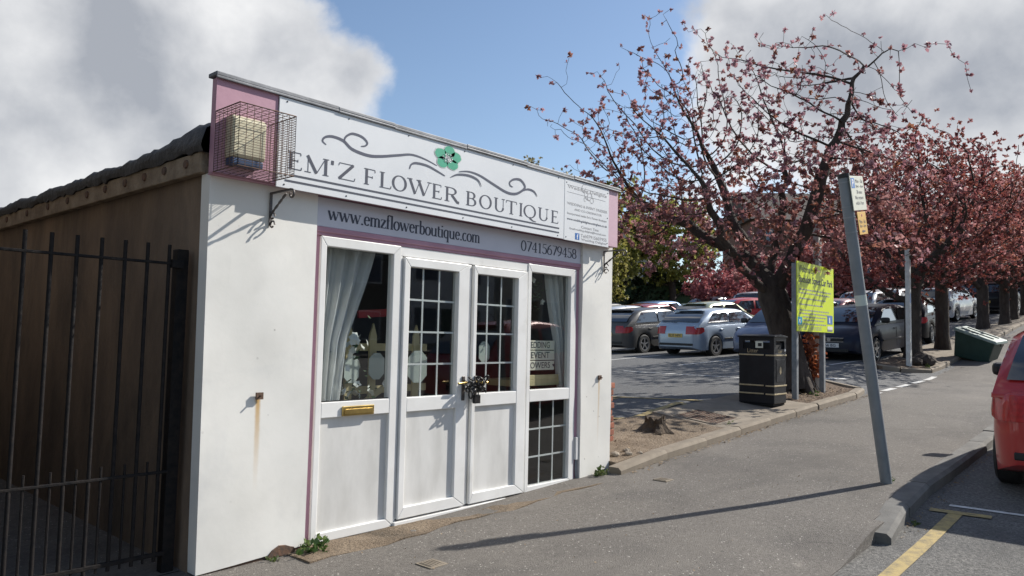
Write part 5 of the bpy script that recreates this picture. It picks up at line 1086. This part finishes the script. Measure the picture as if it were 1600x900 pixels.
# ------------------------------------------------------------------ cars
def car(name, label, x, y, head, L, W, H, paintm, style='hatch', plate=None, front=True, z=None, detail=True, cat='car', mir=(-.28, .10, .09)):
    hw = W/2; A = L/2; wr = .31; wb = L*.30; sill = .22; tall = style in ('suv', 'van')
    belt = (.98 if not tall else 1.08); hood0 = belt-.03
    t = thing(name, label, cat, group='cars in the car park' if z is None else None)
    c, s = math.cos(R_(head)), math.sin(R_(head)); gz = (lambda a, d: G(a, d)) if z is None else z
    f = Vector((c, s, (gz(x+c, y+s)-gz(x-c, y-s))/2)).normalized(); sd = Vector((-s, c, (gz(x-s, y+c)-gz(x+s, y-c))/2)).normalized(); u = f.cross(sd).normalized(); sd = u.cross(f)
    t.matrix_world = Matrix(((f.x, sd.x, u.x, x), (f.y, sd.y, u.y, y), (f.z, sd.z, u.z, gz(x, y)), (0, 0, 0, 1)))
    # top line of the lower body
    if style == 'van': TL = [(-A, .80), (-A+.04, belt), (A-.85, belt), (A-.3, .95), (A-.07, .80), (A, .62)]; cowl, rf, rr0, rr1 = A-.75, A-1.35, -A+.16, -A+.03
    elif style == 'suv': TL = [(-A, .86), (-A+.06, belt), (A-1.05, belt+.02), (A-.4, 1.0), (A-.08, .86), (A, .66)]; cowl, rf, rr0, rr1 = A-1.0, A-1.75, -A+.5, -A+.1
    else: TL = [(-A, .74), (-A+.07, belt-.02), (A-1.05, belt-.02), (A-.5, .87), (A-.12, .72), (A-.02, .62), (A, .5)]; cowl, rf, rr0, rr1 = A-.95, A-1.72, -A+.78, -A+.10
    T = lambda q: float(np.interp(q, [p[0] for p in TL], [p[1] for p in TL]))
    Wd = lambda q: hw*float(np.interp(abs(q), [0, A-.9, A-.45, A-.2, A-.06, A], [1, 1, .985, .93, .83, .70]))
    xs = sorted(set([-A, -A+.03, -A+.08, -A+.2, -A+.4, A-.4, A-.2, A-.08, A-.03, A]+[round(sg*wb+(wr+.05)*math.cos(R_(k*15)), 4) for sg in (-1, 1) for k in range(13)]+frange(-wb+.5, wb-.5, .35)+[cowl]))
    b = MB(); rings = []
    for q in xs:
        endt = max(0, (abs(q)-(A-.15))/.15); zb0 = sill+.10*endt; zo = zb0+.0
        for sg in (-1, 1):
            dx = q-sg*wb
            if abs(dx) < wr+.05: zo = max(zo, wr+math.sqrt(max(0, (wr+.05)**2-dx*dx)))
        w_ = Wd(q); tz = T(q); mid = max(.56, zo+.03); mid = min(mid, tz-.06)
        half = [(0, zb0), (w_*.78, zb0), (w_*.78, min(zo, tz-.1)), (w_*.975, min(zo, tz-.1)), (w_, mid), (w_*.985, tz-.13 if tz-.13 > mid else mid+.01), (w_*.945, tz-.03), (w_*.86, tz), (0, tz+.025)]
        rings.append([(q, yy, zz_) for yy, zz_ in half]+[(q, -yy, zz_) for yy, zz_ in half[-2:0:-1]])
    n = len(rings[0]); vs = [v for r_ in rings for v in r_]
    b.add(vs, [(i*n+k, i*n+(k+1) % n, (i+1)*n+(k+1) % n, (i+1)*n+k) for i in range(len(xs)-1) for k in range(n)]+[tuple(range(n)), tuple((len(xs)-1)*n+k for k in range(n))])
    b.build('body', paintm, t, smooth=48)
    # cabin
    bw = hw*.93; tum = .20 if style != 'van' else .09
    RP = [(rr1, belt-.03), (rr1+(rr0-rr1)*.42, belt+(H-belt)*.45), (rr0-.12, H-.12), (rr0, H-.06), (rr0+.18, H-.028), (rr0+.45, H-.008), ((rr0+rf)/2+.1, H+.008), (rf-.35, H-.012), (rf-.12, H-.04), (rf, H-.07), (rf+.14, H-.13), ((rf+cowl)/2, belt+(H-belt)*.5), (cowl+.04, belt-.03)]
    top = lambda q: float(np.interp(q, [p[0] for p in RP], [p[1] for p in RP]))
    yw = lambda zz_: bw-max(0, zz_-belt)*tum-max(0, zz_-(H-.12))*.5
    b = MB(); rings = []; qs = sorted(set([p[0] for p in RP]+frange(rr0+.35, rf-.2, .4)))
    for q in qs:
        zt = top(q); half = [(bw, belt-.08), (yw(belt+.01), min(zt, belt+.01)), (yw(zt-.07) if zt-.07 > belt else bw*.99, max(belt-.04, zt-.07)), (yw(zt)-.10, zt-.008), (0, zt+.02)]
        rings.append([(q, a_, c_) for a_, c_ in half]+[(q, -a_, c_) for a_, c_ in half[-2::-1]])
    n = len(rings[0]); b.add([v for r_ in rings for v in r_], [(i*n+k, i*n+k+1, (i+1)*n+k+1, (i+1)*n+k) for i in range(len(qs)-1) for k in range(n-1)]+[tuple(range(n)), tuple((len(qs)-1)*n+k for k in range(n))])
    b.build('roof', paintm, t, smooth=62)
    # glass
    def rake(z, fr): # x of the screen line at height z
        a0, a1 = (cowl+.02, rf) if fr else (rr1+.02, rr0); m = (z-(belt-.03))/(H-.05-belt+.03); return a0+(a1-a0)*(m if fr else m**.9)
    zl, zh = belt+.035, H-.115
    for sg in (-1, 1):
        xa_l, xa_h, xf_l, xf_h = rake(zl, 0)+.30, rake(zh, 0)+.18, rake(zl, 1)-.26, rake(zh, 1)-.16; cut = (xa_l+xf_l)/2-.1
        for p in ([(xa_l, zl), (cut-.04, zl), (cut-.04, zh), (xa_h, zh)], [(cut+.04, zl), (xf_l, zl), (xf_h, zh), (cut+.04, zh)]):
            if style == 'van' and p[0][0] < cut-.1: continue
            MB().add([(a_, sg*(yw(c_)+.012), c_) for a_, c_ in p], [(0, 1, 2, 3)]).build('side_window', 'car_glass', t)
    for fr in (1, 0):
        z_0, z_1 = (belt+.03, H-.09) if fr else (belt+.06, H-.12); sgn = 1 if fr else -1; vs = []
        for j in range(5):
            zz_ = z_0+(z_1-z_0)*j/4; qx = None
            cand = [q for q in frange(rf-.02, cowl+.05, .01)] if fr else [q for q in frange(rr1, rr0+.02, .01)]
            qx = min(cand, key=lambda q: abs(top(q)-zz_)); hwid = (yw(zz_)-.10)
            for i in range(7): e_ = (i/3-1); vs.append((qx+sgn*(.022-.01*e_*e_), e_*hwid, zz_+.022))
        MB().add(vs, [(j*7+i, j*7+i+1, (j+1)*7+i+1, (j+1)*7+i) for j in range(4) for i in range(6)]).build('windscreen' if fr else 'rear_window', 'car_glass', t, smooth=60, recalc=False)
    # wheels
    for sx_ in (-1, 1):
        for sg in (-1, 1):
            cx, cy = sx_*wb, sg*(hw-.105); ty = MB().lathe([(.20, -.10), (wr-.03, -.105), (wr, -.08), (wr, .08), (wr-.03, .105), (.20, .10)], (cx, cy, wr), 'Y', 24).build('wheel', 'tyre', t, smooth=40)
            rb = MB().lathe([(.0, .03*sg), (.205, .03*sg)], (cx, cy, wr), 'Y', 20); rb.build('brake_disc', 'car_black_trim', ty)
            sb = MB(); yo = cy+sg*.098
            sb.lathe([(.20, .085*sg), (.213, .105*sg), (.185, .10*sg), (.18, .04*sg)], (cx, cy, wr), 'Y', 24); sb.lathe([(0, .10*sg), (.05, .10*sg), (.055, .06*sg)], (cx, cy, wr), 'Y', 12)
            for k in range(5):
                a = k*1.2566+.3; d_ = Vector((math.cos(a), 0, math.sin(a))); e_ = Vector((-math.sin(a), 0, math.cos(a))); o_ = Vector((cx, yo, wr)); sb.add([o_+d_*.04+e_*.028, o_+d_*.04-e_*.028, o_+d_*.195-e_*.02, o_+d_*.195+e_*.02], [(0, 1, 2, 3)])
            sb.build('rim', 'alloy', ty, smooth=40)
    # lights, plates, trim
    for sg in (-1, 1):
        if tall: MB().box(-A+.0, -A+.16, sg*(hw*.80)-.06, sg*(hw*.80)+.06, .80, 1.12).build('tail_light', 'tail_red', t, bevel=.02)
        else: 
            path = [(-A-.010, hw*.44), (-A-.010, hw*.58), (-A-.008, hw*.68), (-A+.02, hw*.785), (-A+.06, hw*.845), (-A+.12, hw*.895), (-A+.20, hw*.942), (-A+.30, hw*.968)]; vs = []
            for k, (px_, py_) in enumerate(path):
                up_ = .235 if k < 6 else .19 if k == 6 else .10; lo_ = .70+(.02 if k > 5 else 0)+(.05 if k > 6 else 0)
                for q in (0, .35, 1): vs.append((px_+.07*max(0, (q*up_+lo_-.74)/.22)*(1 if k < 5 else .35), sg*(py_+.007-.012*q), lo_+q*up_))
            MB().add(vs, [(3*k+q, 3*k+3+q, 3*k+4+q, 3*k+1+q) for k in range(7) for q in range(2)]).build('tail_light', 'tail_red', t, smooth=70)
        bm = bmesh.new(); bmesh.ops.create_uvsphere(bm, u_segments=14, v_segments=8, radius=1); hz = T(A-.18)-.09
        for v in bm.verts: v.co = Vector((A-.215+v.co.x*.19-abs(v.co.y)*.02, sg*(hw*.70)+v.co.y*.20-v.co.x*sg*.06, hz+v.co.z*.075+(-v.co.x)*.04))
        me = bpy.data.meshes.new('headlight'); bm.to_mesh(me); bm.free(); me.materials.append(MATS['head_clear']); me.polygons.foreach_set('use_smooth', [True]*len(me.polygons)); put('headlight', me, t)
        MB().obox((cowl+mir[0], sg*(hw+mir[1]), belt+mir[2]), (.11, .22, .15), (0, 0, sg*.15)).build('mirror', 'car_black_trim', t, bevel=.045)
        if detail:
            xd = rr0+(cowl-rr0)*.46
            for q in (xd, cowl-.12): MB().box(q-.004, q+.004, sg*(hw+.0005)-.003, sg*(hw+.0005)+.003, .32, belt-.14).build('door_gap', 'car_black_trim', t)
            for q in (xd-.78, xd+.12): MB().obox((q, sg*(hw*.985+.012), belt-.17), (.17, .03, .03)).build('door_handle', paintm, t, bevel=.008)
            MB().box(-wb+.42, wb-.42, sg*(hw+.006)-.012, sg*(hw+.006)+.012, .50, .545).build('side_strip', 'car_black_trim', t, bevel=.006)
    MB().box(A-.06, A+.012, -hw*.40, hw*.40, .55, .645).build('grille', 'car_black_trim', t, bevel=.015); MB().box(A-.05, A+.016, -hw*.55, hw*.55, .27, .37).build('lower_grille', 'car_black_trim', t, bevel=.015)
    b = MB(); b.box(A+.0125, A+.018, -hw*.42, hw*.42, .643, .657).box(A+.0125, A+.018, -hw*.42, hw*.42, .543, .557); b.lathe([(0, .026), (.05, .026), (.05, .0)], (A, 0, .6), 'X', 14); b.build('grille_trim', 'chrome', t)
    MB().box(-A-.012, -A+.05, -hw*.72, hw*.72, .36, .43).build('bumper_strip', 'car_black_trim', t, bevel=.012)
    if plate is not None:
        xx = A+.022 if front else -A-.014; zz_ = .455 if front else .66
        MB().box(xx-.006 if front else xx-.008, xx+.006, -.26, .26, zz_-.056, zz_+.056).build('number_plate', 'plate_white' if front else 'plate_yellow', t)
        if plate: text(plate, .46 if len(plate) > 7 else .41, .076, (FACE((xx+.0075, -.23, zz_-.038), (0, 1, 0), (0, 0, 1)) if front else FACE((xx-.0095, .23, zz_-.038), (0, -1, 0), (0, 0, 1))), 'letter_ink', t, 'plate_number', bold=.02)
    if style in ('hatch', 'suv') and not front: MB().box(rr0-.16, rr0+.02, -hw*.62, hw*.62, H-.055, H-.03).build('roof_spoiler', paintm, t, bevel=.01); MB().tube([(-A+.10, 0, belt+.06), (-A+.14, .25, belt+.075)], .008, 5).build('rear_wiper', 'car_black_trim', t)
    MB().tube([(rr0+.3, 0, H+.02), (rr0+.12, 0, H+.18)], .005, 5).build('aerial', 'car_black_trim', t)
    return t
CARS = [('hatchback', 'silver blue hatchback parked with its tail to the street', 22.05, 10.9, -9, 4.2, 1.72, 1.43, 'paint_silver', 'hatch', 'EL55 HPX', False),
 ('hatchback', 'dark graphite hatchback with orange number plate beside the silver one', 22.2, 13.55, -7, 4.3, 1.8, 1.46, 'paint_graphite', 'hatch', 'FM65 UHW', False),
 ('hatchback', 'blue grey hatchback facing out behind the litter bin', 21.6, 8.45, 177, 4.0, 1.7, 1.47, 'paint_bluegrey', 'hatch', None, True),
 ('hatchback', 'dark navy hatchback with white front plate facing the entrance', 22.55, 6.72, 176, 4.34, 1.82, 1.46, 'paint_navy', 'hatch', 'EA56 BG', True),
 ('estate_car', 'black car parked behind the navy hatchback beside the tree trunks', 28.6, 6.85, 2, 4.3, 1.76, 1.5, 'paint_black', 'hatch', None, False),
 ('estate_car', 'olive green car behind the silver hatchback', 27.4, 13.6, -8, 4.2, 1.72, 1.5, 'paint_olive', 'hatch', None, False),
 ('hatchback', 'bright red hatchback in the back row near the pink tree', 32.0, 14.9, 150, 4.0, 1.7, 1.5, 'paint_red', 'hatch', None, True),
 ('small_van', 'pale grey people carrier with dark rear window in the back row', 35.6, 15.4, 10, 4.2, 1.75, 1.72, 'paint_vanwhite', 'suv', '', False),
 ('hatchback', 'grey car at the back near the low pink tree', 36.2, 18.4, 170, 4.2, 1.75, 1.5, 'paint_grey', 'hatch', None, True),
 ('hatchback', 'red car roof behind the graphite hatchback', 27.3, 16.4, -8, 4.1, 1.7, 1.46, 'paint_maroon', 'hatch', None, False),
 ('hatchback', 'blue car in the far row behind the red roofed one', 30.6, 18.6, 172, 4.2, 1.7, 1.46, 'paint_blue', 'hatch', None, True),
 ('estate_car', 'black estate car nearest the shop in the far row', 25.6, 18.6, 172, 4.4, 1.75, 1.55, 'paint_black', 'hatch', None, True),
 ('hatchback', 'pale silver car hidden behind the graphite hatchback', 24.8, 16.2, -8, 4.2, 1.7, 1.47, 'paint_vanwhite', 'hatch', None, False),
 ('hatchback', 'maroon car behind the lime green sign', 28.6, 9.6, 175, 4.1, 1.72, 1.48, 'paint_maroon', 'hatch', None, True),
 ('hatchback', 'grey hatchback seen between the big trunk and the lime sign', 26.8, 9.9, 175, 4.0, 1.7, 1.48, 'paint_grey', 'hatch', None, True),
 ('suv', 'white car with tall roof behind the navy hatchback', 35.6, 10.5, 178, 4.3, 1.8, 1.62, 'paint_white', 'suv', None, True),
 ('suv', 'second white car further uphill behind the leaning pole', 41.5, 11.0, 178, 4.3, 1.8, 1.6, 'paint_white', 'suv', None, True),
 ('suv', 'white crossover parked side on between the street tree trunks', 41.6, 8.4, -6, 4.4, 1.82, 1.62, 'paint_white', 'suv', None, False),
 ('suv', 'large dark grey car parked tail out behind the upper trees', 48.6, 7.45, -2, 4.6, 1.88, 1.66, 'paint_black', 'suv', '', False),
 ('suv', 'black car at the very top of the car park', 54.5, 9.6, 90, 4.5, 1.85, 1.65, 'paint_black', 'suv', None, False),
 ('small_van', 'pale blue car beyond the last street tree', 58.5, 8.0, 80, 4.5, 1.85, 1.65, 'paint_silver', 'suv', None, False)]
for i, a in enumerate(CARS): car(*a, detail=i < 6)
car('hatchback', 'red hatchback parked at the road kerb with black door mirror', 9.92, .50, 0, 3.75, 1.68, 1.55, 'paint_red', 'hatch', None, False, z=lambda x, y: roadz(x, 0), mir=(-.45, .17, .0))

# ------------------------------------------------------------------ buildings behind
t = thing('brick_flats', 'three storey dark brick flats with tiled roof behind the trees', 'building', (61, 23.5, G(61, 23)-.5)); t.rotation_euler = (0, 0, R_(-48))
pmat('roof_tile', (.05, .036, .03), (.08, .06, .05), 5, .85, .6, 12, bdist=.05); pmat('far_brick', (.17, .085, .06), (.12, .06, .045), 3, .9, .5, 20)
MB().box(-3.2, 14, 0, 9, 0, 7.6).build('wall', 'far_brick', t); MB().prism([(-.5, 7.6), (9.5, 7.6), (4.5, 10.8)], -3.6, 14.4, 'X').build('roof', 'roof_tile', t)
for k in range(3):
    for i in range(6):
        x = -2.2+i*2.7; z = .7+k*2.4; f_ = MB().box(x-.06, x+1.16, -.05, -.001, z-.06, z+1.36).build('window', 'window_white' if i % 2 else 'wood_brown', t); MB().box(x, x+.52, -.07, -.0505, z, z+1.3).box(x+.58, x+1.1, -.07, -.0505, z, z+1.3).build('pane', 'far_glass', f_); MB().box(x-.1, x+1.2, -.14, -.0505, z-.14, z-.065).build('sill', 'concrete', f_)
for i in range(3): MB().box(-1+i*5.4, 1+i*5.4, -.9, -.001, 2.5, 2.62).build('porch_canopy', 'felt', t)
t = thing('cream_house', 'small cream house glimpsed between the green trees', 'house', (47, 31.5, G(47, 31)-.3)); t.rotation_euler = (0, 0, R_(-50))
MB().box(-4, 4, 0, 6, 0, 5).build('wall', 'house_cream', t); MB().prism([(-.4, 5), (6.4, 5), (3, 7.6)], -4.3, 4.3, 'X').build('roof', 'slate', t)
for x in (-2.8, -.4, 1.9):
    for z in (.9, 3.2): f_ = MB().box(x, x+1, -.05, -.001, z, z+1.2).build('window', 'window_white', t); MB().box(x+.06, x+.94, -.06, -.0505, z+.06, z+1.14).build('pane', 'far_glass', f_)
# unseen houses, added so the shop glass and the cars mirror their fronts
for i in range(9):
    x0 = 9+i*6.4; t = thing('reflection_house', ['cream rendered', 'grey brown brick', 'pale grey rendered'][i % 3]+' unseen house added across the street for window reflections', 'house', (x0, -17.5, P(x0)-.3), group='unseen houses added for reflections')
    MB().box(0, 6.3, -7, 0, -.5, 5.3).build('wall', ['house_cream', 'unseen_brick', 'sign_white'][i % 3], t); MB().prism([(-7.3, 5.3), (.3, 5.3), (-3.5, 8.2)], 0, 6.3, 'X').build('roof', 'slate', t)
    for x in (.8, 3.8):
        for z in (.9, 3.4): f_ = MB().box(x, x+1.5, .001, .05, z, z+1.3).build('window', 'window_white', t); MB().box(x+.07, x+1.43, .0505, .06, z+.07, z+1.23).build('pane', 'far_glass', f_)
    MB().box(2.6, 3.5, .001, .06, 0.1, 2.15).build('door', ['wood_brown', 'blue_logo', 'grit_green'][i % 3], t)
